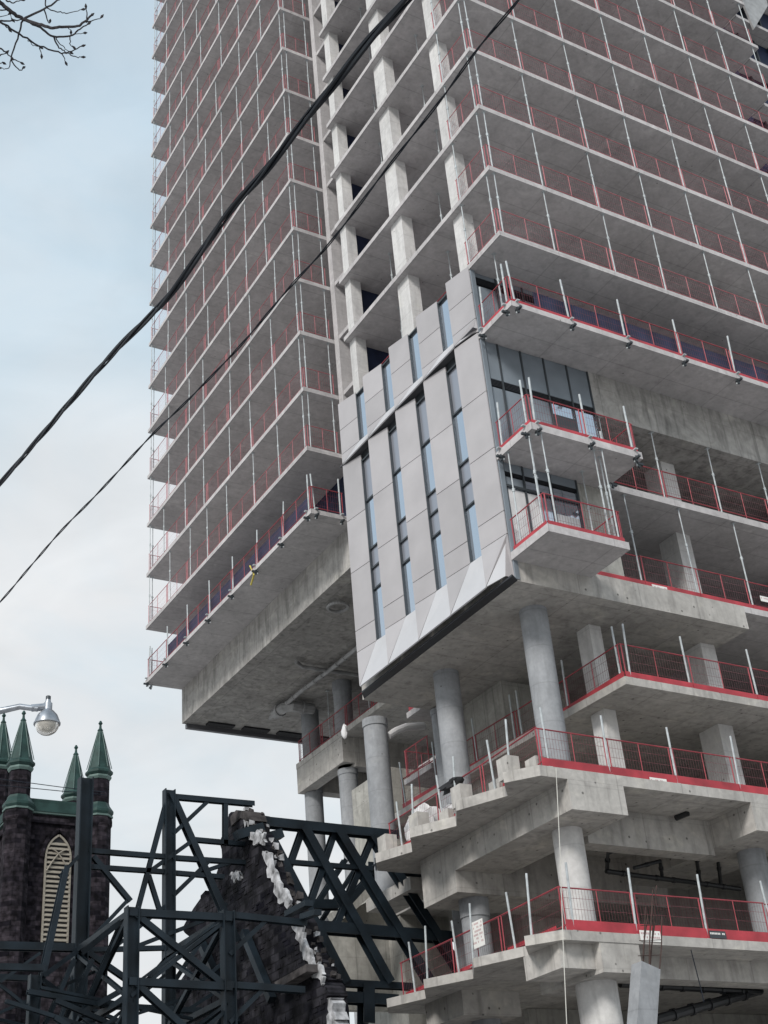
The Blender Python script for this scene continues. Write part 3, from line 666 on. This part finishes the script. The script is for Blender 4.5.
R = [ # rear plane, y = 33.8
 ((11.527, 33.800, 12.527), (13.659, 33.800, 12.528), .15), ((13.891, 33.800, 12.519), (16.531, 33.800, 12.547), .15), ((11.540, 33.800, 12.103), (13.660, 33.800, 12.120), .14), ((13.890, 33.800, 12.109), (15.300, 33.800, 12.096), .14),
 ((13.863, 33.800, 14.232), (16.280, 33.800, 14.264), .17), ((14.510, 33.800, 13.068), (16.551, 33.800, 13.062), .15), ((15.437, 33.800, 14.212), (15.411, 33.800, 13.056), .15),
 ((13.804, 33.800, 14.313), (15.676, 33.800, 10.414), .21), ((13.656, 33.800, 14.040), (12.852, 33.800, 11.007), .14), ((13.177, 33.800, 11.951), (13.493, 33.800, 11.042), .13),
 ((13.892, 33.800, 13.212), (14.854, 33.800, 14.155), .13), ((13.204, 33.800, 12.115), (14.421, 33.800, 13.032), .13), ((13.890, 33.800, 11.516), (14.890, 33.800, 12.482), .13),
 ((11.641, 33.800, 12.349), (12.627, 33.800, 11.307), .15), ((11.728, 33.800, 10.361), (12.572, 33.800, 11.278), .11), ((9.312, 33.800, 9.981), (11.291, 33.800, 10.017), .22), ((9.359, 33.800, 9.244), (10.352, 33.800, 9.228), .15),
 ((11.450, 33.800, 9.974), (13.720, 33.800, 10.120), .14), ((11.450, 33.800, 9.974), (12.580, 33.800, 9.299), .16),
 ((15.072, 33.800, 11.023), (12.946, 33.800, 10.163), .12), ((14.886, 33.800, 12.261), (15.611, 33.800, 12.536), .12),
 ((13.887, 33.800, 8.718), (15.370, 33.800, 9.877), .10), ((10.903, 33.800, 8.180), (11.396, 33.800, 10.022), .14), ((11.878, 33.800, 9.744), (13.662, 33.800, 11.236), .10),
 ((13.832, 33.800, 9.188), (15.373, 33.800, 11.335), .12), ((13.832, 33.800, 8.325), (15.355, 33.800, 9.233), .10), ((11.702, 33.800, 8.644), (15.226, 33.800, 8.548), .16)]
for a, b, h in R: mem('beam', a, b, h, ext=(.05, .05))
xa, xb = pa[0], pb[0]
Cc = [ # members running away from the street, between the front and rear posts
 ((11.320, 30.153, 9.869), (xa, YR, 0), None), ]
def run_(x, z0, z1, h, ya=YF, yb=YR, nm='brace'): mem(nm, (x, ya, z0), (x, yb, z1), h, (1, 0, 0))
za = pa[2]
for x in (xa, xb):
    run_(x, za - .12, za - .12, .17); run_(x, za - 2.0, za - 2.0, .16); run_(x, za - .1, za - 2.0, .13)
    run_(x, za - 2.05, za - .2, .11); run_(x, za - 4.1, za - 2.1, .13); run_(x, za - 2.1, za - 4.0, .12)
mem('brace', (xa, YF, za - 2.1), (xb, YR, za - .2), .11, (1, 0, 0)); mem('brace', (xb, YF, za - .2), (xa, YR, za - 2.1), .10, (1, 0, 0))
mem('brace', (xa, YF, za - 2.0), (xb, YF, za - .15), .09, (0, 1, 0)); mem('brace', (xa, YF, za - 1.8), (xb, YF, za - .05), .07, (0, 1, 0))
mem('brace', (xb, YF, za - 2.1), (xa, YR, za - 4.1), .10, (1, 0, 0)); mem('brace', (xa, YF, za - 4.0), (xb, YF, za - 2.2), .09, (0, 1, 0)); mem('brace', (xa, YF, za - 4.2), (xb, YF, za - 2.6), .07, (0, 1, 0))
mem('brace', (9.692, 31.500, 8.755), (10.811, 32.500, 9.596), .13); mem('brace', (9.697, 31.500, 8.666), (10.690, 32.000, 8.237), .15); mem('brace', (9.654, 31.500, 8.576), (10.801, 33.500, 11.938), .17)
mem('brace', (10.652, 33.500, 11.721), (11.174, 33.700, 12.311), .10); mem('brace', (8.730, 31.500, 8.615), (9.618, 31.500, 9.292), .08); mem('brace', (8.762, 31.600, 8.571), (9.480, 31.600, 8.065), .08)
mem('brace', (11.366, 31.000, 9.874), (10.887, 32.000, 8.152), .13); mem('brace', (11.393, 30.600, 8.370), (10.793, 32.000, 8.060), .15); mem('brace', (10.841, 32.000, 9.505), (11.338, 30.400, 9.955), .15); mem('brace', (10.869, 32.000, 7.972), (11.228, 31.000, 7.308), .13)
mem('brace', (10.602, 32.000, 9.285), (9.844, 31.600, 7.746), .12); mem('brace', (11.150, 32.300, 9.375), (10.328, 32.000, 7.698), .12)
random.seed(21)
for i in range(26):
    x0_, x1_ = random.uniform(8, 11), random.uniform(11, 14.5); y_ = random.choice((31.2, 32.4, 33.2)); z0_ = random.uniform(5.5, 8.6)
    mem('brace', (x0_, y_, z0_), (x1_, y_ + random.uniform(-.8, .8), z0_ + random.uniform(-1.8, 1.8)), random.choice((.08, .1, .13)))
# long truss between the ruin and the new tower
TR = thing('steel_truss', 'dark blue steel truss spanning from the broken gable to the new tower podium', 'truss', (20, 37.2, 0))
def tm(nm, a, b, h, y=37.2):
    a, b = Vector(a), Vector(b); return MB().ibeam(a, b, h, (0, 1, 0)).build(nm, 'steel', TR)
tm('top_chord', (17.830, 37.200, 14.980), (23.143, 37.200, 14.946), .34)
tm('chord', (18.199, 37.200, 13.774), (22.125, 37.200, 13.772), .17)
tm('chord', (19.411, 37.200, 11.819), (24.943, 37.200, 11.712), .40)
tm('chord', (19.931, 37.200, 10.177), (23.251, 37.200, 10.127), .24)
tm('chord', (20.313, 37.200, 9.752), (22.625, 37.200, 9.691), .38)
for a, b, h, nm in (((18.518, 37.100, 14.337), (20.805, 37.100, 10.153), .33, 'diagonal'), ((19.636, 37.100, 14.914), (22.364, 37.100, 10.200), .33, 'diagonal'), ((20.867, 37.100, 14.922), (23.869, 37.100, 10.246), .33, 'diagonal'),
                ((22.161, 37.100, 14.833), (25.113, 37.100, 10.531), .34, 'diagonal'), ((19.700, 37.300, 14.884), (19.136, 37.300, 13.556), .22, 'diagonal'), ((20.861, 37.300, 14.884), (19.690, 37.300, 12.194), .22, 'diagonal'),
                ((22.274, 37.300, 14.837), (20.727, 37.300, 11.941), .22, 'diagonal'), ((18.113, 37.200, 15.166), (18.074, 37.200, 14.078), .2, 'stub'), ((18.391, 37.200, 15.159), (18.349, 37.200, 14.099), .2, 'stub'),
                ((21.595, 37.200, 10.139), (21.498, 37.200, 8.996), .45, 'post')):
    tm(nm, a, b, h)
for a, b, h in (((22.738, 40.000, 14.926), (20.865, 40.000, 12.458), .2), ((23.329, 40.000, 14.900), (21.301, 40.000, 12.317), .16), ((23.920, 40.000, 14.803), (21.988, 40.000, 12.513), .22), ((24.174, 39.000, 15.091), (22.622, 40.000, 13.377), .3), ((23.204, 39.000, 14.464), (25.529, 39.000, 14.492), .5), ((20.648, 39.500, 13.132), (22.148, 39.500, 13.219), .35)):
    tm('rear_member', a, b, h)

# ------------------------------------------------------------------ the broken brick gable held by the frame
GB = thing('brick_gable_ruin', 'blackened brick gable fragment with broken white plaster edge inside the steel frame', 'ruined wall', (16, 33, 0))
GO = [(16.000, 34.631, 14.270), (16.000, 33.625, 13.945), (16.000, 33.275, 13.258), (16.000, 32.684, 12.572), (16.000, 32.365, 11.878), (16.000, 31.820, 11.167), (16.000, 31.275, 10.711), (16.000, 30.762, 10.148), (16.000, 30.551, 9.527), (16.000, 30.119, 9.016), (16.000, 29.742, 8.624), (16.000, 29.481, 8.219), (16.000, 29.459, 7.985), (16.000, 29.472, 7.085),
      (16.000, 39.253, 8.847), (16.000, 38.405, 10.230), (16.000, 37.565, 11.044), (16.000, 37.102, 11.798), (16.000, 37.245, 12.067), (16.000, 36.714, 12.486), (16.000, 36.283, 12.282), (16.000, 35.910, 12.646), (16.000, 35.318, 13.179), (16.000, 35.364, 13.725), (16.000, 34.992, 14.086)]
random.seed(11)
def jag(pts, n=4, amp=.09):
    o = []
    for i in range(len(pts)):
        a, b = Vector(pts[i]), Vector(pts[(i + 1) % len(pts)]); o.append(tuple(a))
        for j in range(1, n): p = a.lerp(b, j / n); o.append((p.x, p.y + random.uniform(-amp, amp), p.z + random.uniform(-amp, amp)))
    return o
GO = [(p[0], p[1], p[2]) for p in jag(GO)]
hole = None
wm = MB().slabpoly(GO, (.55, 0, 0))
def inside(y, z):
    c = False; n = len(GO)
    for i in range(n):
        y1, z1, y2, z2 = GO[i][1], GO[i][2], GO[(i + 1) % n][1], GO[(i + 1) % n][2]
        if (z1 > z) != (z2 > z) and y < (y2 - y1) * (z - z1) / (z2 - z1) + y1: c = not c
    return c
for i in range(2600):
    z = round(random.uniform(6, 14) / .12) * .12; y = random.uniform(29, 41); wd = random.uniform(.12, .24)
    if inside(y, z) and inside(y + wd, z + .1) and inside(y + wd, z) and inside(y, z + .1):
        wm.box(15.997 - random.uniform(.0, 1) ** 3 * .022, 16.0, y, y + wd, z + .012, z + .108)
wm.build('wall', 'brick', GB)
low = [(15.96, GO[0][1] + 6, 0), (15.96, (16.000, 29.472, 7.085)[1], 0), (15.96, (16.000, 29.472, 7.085)[1], (16.000, 29.472, 7.085)[2] + .2), (15.96, GO[0][1] + 6, (16.000, 39.253, 8.847)[2] + .2)]
MB().slabpoly(low, (.65, 0, 0)).build('wall', 'brick', GB)
def chunk(mb, c, s):
    vs = [(c[0] + sx * s * random.uniform(.5, 1.2), c[1] + sy * s * random.uniform(.5, 1.2), c[2] + sz * s * random.uniform(.5, 1.3)) for sx in (-1, 1) for sy in (-1, 1) for sz in (-1, 1)]
    mb.add(vs, [(0, 1, 3, 2), (4, 6, 7, 5), (0, 4, 5, 1), (2, 3, 7, 6), (0, 2, 6, 4), (1, 5, 7, 3)])
edge = [(16.000, 34.290, 14.160), (16.000, 33.565, 13.838), (16.000, 33.213, 13.210), (16.000, 32.622, 12.554), (16.000, 32.245, 11.844), (16.000, 31.762, 11.152), (16.000, 31.219, 10.696), (16.000, 30.707, 10.134), (16.000, 30.443, 9.502), (16.000, 30.015, 8.992), (16.000, 29.640, 8.601)]
pl, ru = MB(), MB()
for i in range(len(edge) - 1):
    a, b = Vector(edge[i]), Vector(edge[i + 1])
    for j in range(7):
        p = a.lerp(b, random.random()) + Vector((random.uniform(.0, .5), random.uniform(-.10, .03), random.uniform(-.1, .1)))
        cm = MB(); rr = random.random(); chunk(cm, p, random.uniform(.03, .085)); cm.build('broken_brick' if rr < .55 else 'plaster_piece', 'rubble' if rr < .55 else 'plaster', GB)
def patch(pts, off=.03): MB().slabpoly(jag(pts, 6, .10), (off + .05, 0, 0)).build('plaster_patch', 'plaster', GB)
patch([(15.930, 32.549, 12.417), (15.930, 32.179, 12.362), (15.930, 31.650, 11.459), (15.930, 31.013, 10.766), (15.930, 31.204, 10.586), (15.930, 31.860, 11.121), (15.930, 32.117, 11.642)])
patch([(15.930, 31.020, 10.134), (15.930, 30.464, 10.070), (15.930, 30.399, 9.659), (15.930, 29.977, 9.076), (15.930, 29.502, 8.639), (15.930, 29.536, 8.367), (15.930, 30.030, 8.613), (15.930, 30.489, 9.339)])
patch([(15.930, 33.689, 13.726), (15.930, 33.129, 13.207), (15.930, 32.506, 12.958), (15.930, 32.339, 12.685), (15.930, 32.901, 12.799), (15.930, 33.393, 13.174)])
patch([(15.930, 34.236, 12.459), (15.930, 33.979, 12.301), (15.930, 33.987, 12.164), (15.930, 34.518, 12.255), (15.930, 34.646, 12.404)])
patch([(15.900, 29.226, 7.935), (15.900, 28.989, 7.819), (15.900, 28.904, 7.333), (15.900, 28.901, 6.981), (15.900, 29.336, 7.059)], .3)
MB().slabpoly([(15.950, 34.599, 14.106), (15.950, 34.180, 14.179), (15.950, 33.583, 13.956), (15.950, 33.405, 13.638), (15.950, 33.926, 13.862), (15.950, 34.545, 13.823)], (.6, 0, 0)).build('coping_stone', 'rubble', GB)
MB().bar((15.800, 31.464, 8.725), (15.800, 29.707, 8.774), .35, .18).build('ledge', 'rubble', GB)
MB().bar((15.700, 30.710, 10.319), (15.700, 29.552, 10.292), .22, .14).build('timber', 'steel', GB)
MB().bar((15.700, 29.905, 10.040), (15.700, 29.111, 9.958), .2, .14).build('timber', 'steel', GB)
br = MB(); 
br.bar((15.800, 36.509, 11.069), (15.800, 34.193, 8.334), .22, .18); br.bar((15.800, 33.546, 10.570), (15.800, 32.001, 8.497), .2, .2)
br.build('raking_timber', 'steel', GB)
MB().bar((16.147, 33.600, 13.084), (17.066, 33.600, 13.391), .3, .25).build('clamp', 'steel', GB)
MB().bar((15.566, 33.400, 13.146), (16.375, 33.400, 13.443), .3, .25).build('clamp', 'steel', GB)
BW = thing('brick_wall_stub', 'low dark brick wall remains behind the lattice left of the broken gable', 'ruined wall', (20, 40, 0))
MB().slabpoly(jag([(17.331, 41.000, 12.691), (17.676, 41.000, 12.390), (17.598, 41.000, 11.600), (17.047, 41.000, 10.812), (16.778, 41.000, 10.352), (18.581, 41.000, 10.396), (18.652, 41.000, 13.574), (17.974, 41.000, 13.697)], 3, .1) , (0, .5, 0)).build('wall', 'brick', BW)
MB().box((16.778, 41.000, 10.352)[0], (18.581, 41.000, 10.396)[0], 41, 41.5, 0, (17.722, 41.000, 10.375)[2]).build('wall', 'brick', BW)

# ------------------------------------------------------------------ church tower
CT = thing('church_tower', 'soot-dark brick church tower with four green copper spires at lower left', 'church tower', (34.7, 113.5, 0))
def cp(nm, mat, mb, **k): return mb.build(nm, mat, CT, **k)
CX0, CX1, CY0, CY1 = 31.3, 38.25, 110.6, 117.2
cp('tower_wall', 'stone', MB().box(CX0, CX1, CY0, CY1, 0, 40.2))
bt = MB()
cp('cornice', 'stone', MB().box(CX0 - .25, CX1 + .25, CY0 - .25, CY1 + .25, 39.4, 39.9))
cp('cornice', 'copperpale', MB().box(CX0 - .32, CX1 + .32, CY0 - .32, CY1 + .32, 40.2, 40.35))
cp('cornice', 'copper', MB().box(CX0 - .4, CX1 + .4, CY0 - .4, CY1 + .4, 40.353, 41.1).box(CX0 - .15, CX1 + .15, CY0 - .15, CY1 + .15, 41.1, 41.5))
for (tx, ty, tip, big) in ((CX0 - .05, CY0 - .1, 49.4, 1), (38.3, CY0 - .1, 49.35, 1), (38.3, CY1, 49.5, 1), (CX0, CY1, 51.8, 1)):
    t8 = math.pi / 8
    tu = cp('turret', 'stone', MB().lathe((tx, ty, 0), [(1.15, 0), (1.15, 39.3)], 8, a0=t8).lathe((tx, ty, 0), [(.93, 41.3), (.93, 43.9 + tip - 49.4)], 8, a0=t8))
    dz = tip - 49.4
    MB().lathe((tx, ty, 0), [(1.15, 39.3), (1.25, 39.5), (1.25, 39.9), (1.2, 40.2)], 8, a0=t8).build('band', 'stone', tu)
    MB().lathe((tx, ty, 0), [(1.3, 40.2), (1.32, 40.35)], 8, a0=t8).build('band', 'copperpale', tu)
    MB().lathe((tx, ty, 0), [(1.2, 40.35), (1.34, 40.6), (1.34, 40.8), (1.0, 41.3), (.95, 41.5)], 8, a0=t8).build('collar', 'copper', tu)
    MB().lathe((tx, ty, dz), [(.97, 43.7), (1.1, 43.9), (1.1, 44.05)], 8, a0=t8).build('band', 'copperpale', tu)
    sp_ = MB().lathe((tx, ty, dz), [(1.0, 44.05), (1.22, 44.3), (1.22, 44.5), (1.02, 44.7), (.22, 48.35), (.26, 48.5), (.12, 48.7), (.1, 49.0), (.2, 49.15), (.08, 49.4)], 8, a0=t8).build('spire', 'copper', tu)
    rd = MB()
    for q in range(8):
        a = t8 + q * math.pi / 4; rd.tube((tx + 1.1 * math.cos(a), ty + 1.1 * math.sin(a), 44.8 + dz), (tx + .22 * math.cos(a), ty + .22 * math.sin(a), 48.35 + dz), .035, 4)
    rd.build('ridge', 'copperpale', sp_)
def arch(x0, x1, z0, zs, n=10):
    """pointed arch outline: jambs up to zs, two arcs meeting above"""
    w_ = x1 - x0; p = [(x0, z0), (x1, z0)]
    for i in range(n + 1):
        t = math.radians(60) * i / n; p.append((x1 - w_ * (1 - math.cos(t)), zs + w_ * math.sin(t)))
    for i in range(n - 1, -1, -1):
        t = math.radians(60) * i / n; p.append((x0 + w_ * (1 - math.cos(t)), zs + w_ * math.sin(t)))
    return p
wx0, wx1 = 33.85, 35.95
WX = cp('louvre_window', 'dark', MB().slabpoly([(x, CY0 - .02, z) for x, z in arch(wx0, wx1, 29.4, 36.6)], (0, -.02, 0)))
fr = MB(); ao = arch(wx0 - .02, wx1 + .02, 29.3, 36.6)
for i in range(len(ao)): a, b = ao[i], ao[(i + 1) % len(ao)]; fr.bar((a[0], CY0 - .12, a[1]), (b[0], CY0 - .12, b[1]), .16, .13, (0, 1, 0))
fr.build('frame', 'cream', WX)
ho = MB(); ao = arch(wx0 - .35, wx1 + .35, 36.2, 36.5)[1:]
for i in range(len(ao) - 1): a, b = ao[i], ao[i + 1]; ho.bar((a[0], CY0 - .1, a[1]), (b[0], CY0 - .1, b[1]), .3, .3, (0, 1, 0))
ho.build('hood_mould', 'stone', WX)
sl = MB(); z = 29.6
while z < 37.9:
    hw = (wx1 - wx0) / 2; c_ = (wx0 + wx1) / 2
    if z > 36.6: hw = max(.05, hw - (wx1 - wx0) * (1 - math.cos(math.asin(min(.866, (z - 36.6) / (wx1 - wx0))))))
    sl.add([(c_ - hw, CY0 - .22, z), (c_ + hw, CY0 - .22, z), (c_ + hw, CY0 - .05, z + .24), (c_ - hw, CY0 - .05, z + .24), (c_ - hw, CY0 - .2, z - .05), (c_ + hw, CY0 - .2, z - .05)], [(0, 1, 2, 3), (4, 5, 1, 0)]); z += .40
sl.build('louvre_slats', 'cream', WX)
tr_ = MB(); c_ = (wx0 + wx1) / 2
for sg in (-1, 1):
    pts = [(c_ + sg * 1.0, CY0 - .25, 35.3 + .0)] + [(c_ + sg * (1.0 - 1.7 * t), CY0 - .25, 35.3 + 1.9 * math.sin(t * math.pi / 2)) for t in [i / 8 for i in range(1, 9)]]
    tr_.path(pts, .065, 5)
tr_.build('tracery', 'cream', WX)
# body of the church below the tower
CB = thing('church_nave', 'dark brick church body low behind the steel lattice at far left', 'church', (20, 118, 0))
MB().box(2, 31, 112, 130, 0, 24).build('wall', 'stone', CB)
MB().slabpoly([(2, 112, 24), (2, 130, 24), (2, 121, 31)], (29, 0, 0)).build('roof', 'panelside', CB)
for i in range(5):
    x = 5 + 5 * i; f = MB().slabpoly([(a, 111.98, b) for a, b in arch(x, x + 1.8, 12, 18)], (0, -.05, 0)).build('window', 'dark', CB)
for pts, nm in (([(30.252, 104.000, 40.418), (32.753, 104.000, 40.337), (34.962, 104.000, 40.307)], 'upper'), ([(30.275, 104.000, 39.998), (32.768, 104.000, 39.998), (34.970, 104.000, 40.050)], 'lower')):
    P_ = [Vector(p) for p in pts]; d0 = P_[-1] - P_[0]
    tag(MB().path([P_[0] - d0 * .6, P_[0], P_[1], P_[2], P_[2] + d0 * .35], .035, 5).build('utility_wire', 'cable'), f'thin dark wire between the church spires, {nm} of the two', 'wire')

# ------------------------------------------------------------------ street lamp
LP = Vector((5.594, 18.627, 9.522))
SL = thing('street_lamp', 'grey cobra-arm street lamp with round clear globe at the left edge', 'street lamp', (LP.x - 1.9, LP.y + 1.6, 0))
ax_ = Vector((4.994, 18.934, 9.723)) - Vector((5.501, 18.596, 9.658)); ax_.z = 0; ax_.normalize()
top = Vector((5.466, 18.589, 9.699)); e1 = Vector((5.223, 18.694, 9.747)); e2 = Vector((4.968, 18.840, 9.699)); e3 = e2 + (e2 - e1) * 1.6 + Vector((0, 0, -.05)); base_ = e3 + (e2 - e1) * 2.2
SL.location = (base_.x, base_.y, 0); WO[SL.name] = (base_.x, base_.y, 0)
MB().path([top, e1, e2, e3, base_ + Vector((0, 0, -.3))], [.042, .045, .05, .055, .06], 10).build('arm', 'lampmetal', SL, smooth=True)
MB().tube((base_.x, base_.y, 0), (base_.x, base_.y, base_.z + .1), .13, 16, .08).build('pole', 'lampmetal', SL, smooth=True)
c = Vector((5.610, 18.575, 9.632)); g0 = c - Vector((0, 0, .06))
MB().tube(top - (e1 - top).normalized() * -.1, c + Vector((0, 0, .12)), .055, 10).build('arm_collar', 'lampmetal', SL, smooth=True)
hs = MB().lathe(tuple(g0), [(0.0368, 0.2880), (0.0460, 0.2400), (0.0644, 0.2320), (0.0644, 0.1280), (0.0920, 0.1040), (0.1472, 0.0400), (0.1794, -0.0400), (0.1886, -0.0800), (0.1978, -0.0840), (0.1978, -0.1080), (0.1748, -0.1120), (0.0460, -0.1040)], 28).build('lamp_housing', 'lampmetal', SL, smooth=True)
MB().lathe(tuple(g0), [(0.0276, 0.3520), (0.0386, 0.3440), (0.0386, 0.2880), (0.0276, 0.2840)], 12).build('photocell', 'frame', SL, smooth=True)
MB().lathe(tuple(g0), [(0.1748, -0.1136), (0.1702, -0.1600), (0.1380, -0.2160), (0.0920, -0.2520), (0.0368, -0.2680), (0.0046, -0.2720)], 28).build('globe', 'globe', SL, smooth=True)
MB().lathe(tuple(g0), [(0.0092, -0.1160), (0.0460, -0.1280), (0.0506, -0.1920), (0.0276, -0.2160), (0.0046, -0.2200)], 12).build('bulb', 'white', SL, smooth=True)

# ------------------------------------------------------------------ overhead cables
def spline(pts, n=8):
    P = [Vector(p) for p in pts]; o = []
    for i in range(len(P) - 1):
        p0, p1, p2, p3 = P[max(i - 1, 0)], P[i], P[i + 1], P[min(i + 2, len(P) - 1)]
        for j in range(n):
            t = j / n; o.append(.5 * ((2 * p1) + (p2 - p0) * t + (2 * p0 - 5 * p1 + 4 * p2 - p3) * t * t + (3 * p1 - p0 - 3 * p2 + p3) * t ** 3))
    return o + [P[-1]]
def twisted(name, label, pts, rs, offs, pitch, strands):
    ctr = spline(pts, 14); o = thing(name, label, 'cable', tuple(ctr[len(ctr) // 2])); s = 0
    res = [[] for _ in range(strands)]
    for i, p in enumerate(ctr):
        if i: s += (p - ctr[i - 1]).length
        d = (ctr[min(i + 1, len(ctr) - 1)] - ctr[max(i - 1, 0)]).normalized(); a = d.cross(Vector((0, 0, 1))).normalized(); b = a.cross(d)
        for q in range(strands):
            t = 2 * math.pi * (s / pitch + q / strands); res[q].append(p + (a * math.cos(t) + b * math.sin(t)) * offs)
    for q in range(strands): MB().path(res[q], rs[q], 6).build('strand', 'cable', o, smooth=True)
    return o
twisted('power_cable', 'thick twisted black cable crossing the sky and the left tower face', [(3.333, 16.259, 10.848), (3.586, 14.340, 10.779), (3.624, 13.216, 10.609), (3.593, 11.481, 10.221), (3.526, 9.785, 9.727), (3.497, 8.703, 9.401), (3.498, 7.929, 9.311), (3.467, 7.298, 9.211), (3.464, 6.671, 9.074), (3.445, 6.008, 8.952), (3.414, 5.362, 8.794), (3.368, 4.892, 8.626), (3.347, 4.380, 8.460), (3.269, 3.645, 8.178)],
        (.018, .016, .011), .018, 3.1, 3)
twisted('service_wire', 'thinner wavy black cable running below and right of the thick one', [(3.059, 13.835, 8.127), (3.244, 12.600, 8.223), (3.325, 11.849, 8.274), (3.401, 11.089, 8.311), (3.504, 10.307, 8.333), (3.650, 9.427, 8.430), (3.741, 8.734, 8.427), (3.855, 7.958, 8.473), (3.920, 7.166, 8.512), (3.991, 6.626, 8.552), (4.038, 5.858, 8.626), (4.095, 5.184, 8.703), (4.073, 4.652, 8.680), (4.092, 4.219, 8.677), (4.057, 3.651, 8.630)],
        (.0062, .0055), .0062, .9, 2)

# ------------------------------------------------------------------ bare tree reaching in at the upper left
TE = thing('bare_tree', 'leafless tree whose budded twigs reach in at the upper left corner', 'tree', (-3.2, 7.0, 0))
DB = 9.0
tw = []
def T_(lst, r): tw.append((lst, r))
root = Vector((-3.2, 7.0, 0)); fork = Vector((-2.2, 6.6, 6.5)); A_ = Vector((1.101, 5.578, 8.577)); B_ = Vector((1.119, 5.665, 8.503)); C_ = Vector((1.191, 5.829, 8.486)); 
MB().path(spline([root, (-3.1, 7.0, 2.5), (-2.8, 6.85, 4.8), fork], 5), [.2 - .005 * i for i in range(16)], 10).build('trunk', 'bark', TE, smooth=True)
MB().path(spline([fork, (-.8, 6.1, 8.3), A_], 5), [.09 - .007 * i for i in range(11)], 8).build('limb', 'bark', TE, smooth=True)
MB().path(spline([fork, (-.9, 6.2, 8.1), B_], 5), [.05 - .0035 * i for i in range(11)], 8).build('limb', 'bark', TE, smooth=True)
MB().path(spline([fork, (-.9, 6.3, 7.9), C_], 5), [.04 - .003 * i for i in range(11)], 8).build('limb', 'bark', TE, smooth=True)
TW = [([(1.101, 5.578, 8.577), (1.178, 5.587, 8.557), (1.258, 5.604, 8.530), (1.331, 5.609, 8.512), (1.398, 5.568, 8.467), (1.473, 5.525, 8.420), (1.538, 5.497, 8.428), (1.619, 5.459, 8.440), (1.642, 5.397, 8.419), (1.670, 5.354, 8.446)], .018),
 ([(1.642, 5.397, 8.419), (1.678, 5.377, 8.426), (1.727, 5.339, 8.443)], .006), ([(1.653, 5.378, 8.432), (1.631, 5.334, 8.471)], .006),
 ([(1.331, 5.609, 8.512), (1.435, 5.611, 8.489), (1.520, 5.618, 8.465), (1.614, 5.578, 8.476), (1.649, 5.496, 8.469), (1.685, 5.457, 8.491)], .011), ([(1.614, 5.578, 8.476), (1.630, 5.615, 8.442), (1.647, 5.616, 8.438)], .005),
 ([(1.520, 5.618, 8.465), (1.562, 5.647, 8.432), (1.616, 5.654, 8.413), (1.674, 5.655, 8.399), (1.713, 5.639, 8.402)], .007), ([(1.539, 5.618, 8.461), (1.585, 5.638, 8.434), (1.639, 5.645, 8.415)], .005), ([(1.638, 5.559, 8.486), (1.687, 5.534, 8.494)], .003),
 ([(1.119, 5.665, 8.503), (1.205, 5.666, 8.488), (1.328, 5.679, 8.455), (1.456, 5.686, 8.423), (1.595, 5.667, 8.407), (1.633, 5.647, 8.415), (1.696, 5.593, 8.444)], .010), ([(1.595, 5.667, 8.407), (1.629, 5.697, 8.374)], .005), ([(1.456, 5.686, 8.423), (1.484, 5.720, 8.388)], .005),
 ([(1.387, 5.687, 8.437), (1.422, 5.697, 8.421), (1.463, 5.688, 8.419)], .004), ([(1.205, 5.666, 8.488), (1.270, 5.639, 8.498), (1.331, 5.609, 8.512)], .008), ([(1.325, 5.611, 8.511), (1.328, 5.679, 8.455), (1.322, 5.796, 8.357), (1.385, 5.829, 8.316), (1.401, 5.813, 8.326)], .008),
 ([(1.322, 5.796, 8.357), (1.382, 5.795, 8.346)], .006), ([(1.322, 5.796, 8.357), (1.321, 5.845, 8.315), (1.279, 5.858, 8.311)], .005), ([(1.191, 5.829, 8.486), (1.245, 5.780, 8.386), (1.285, 5.786, 8.373), (1.321, 5.792, 8.361)], .009), ([(1.256, 5.811, 8.357), (1.285, 5.786, 8.373)], .006),
 ([(1.331, 5.609, 8.512), (1.428, 5.523, 8.561), (1.496, 5.448, 8.606), (1.523, 5.403, 8.634)], .010), ([(1.428, 5.523, 8.561), (1.469, 5.565, 8.519), (1.481, 5.564, 8.517)], .006), ([(1.416, 5.471, 8.605), (1.443, 5.512, 8.566), (1.521, 5.500, 8.559), (1.577, 5.481, 8.562), (1.639, 5.440, 8.580)], .006),
 ([(1.207, 5.566, 8.569), (1.249, 5.562, 8.565), (1.295, 5.533, 8.580)], .007), ([(1.230, 5.595, 8.541), (1.268, 5.633, 8.504)], .004), ([(1.189, 5.653, 8.501), (1.244, 5.618, 8.520)], .004), ([(1.189, 5.620, 8.528), (1.233, 5.604, 8.534), (1.270, 5.604, 8.527)], .006), ([(1.231, 5.670, 8.480), (1.266, 5.681, 8.465)], .006), ([(1.589, 5.545, 8.508), (1.611, 5.555, 8.495)], .004), ([(1.266, 5.840, 8.330), (1.282, 5.832, 8.334)], .004)]
for pts, r in TW:
    s = spline(pts, 5); n = len(s)
    for i in range(1, n - 1): s[i] = s[i] + Vector([random.uniform(-.004, .004) for _ in range(3)])
    MB().path(s, [max(.0022, r * .8 * (1 - .6 * i / n)) for i in range(n)], 5).build('twig', 'bark', TE)
    e_ = s[-1]; d = (s[-1] - s[-2]).normalized()
    MB().path([e_ - d * .005, e_ + d * .01, e_ + d * .025], [.004, .009, .002], 5).build('bud', 'bark', TE)
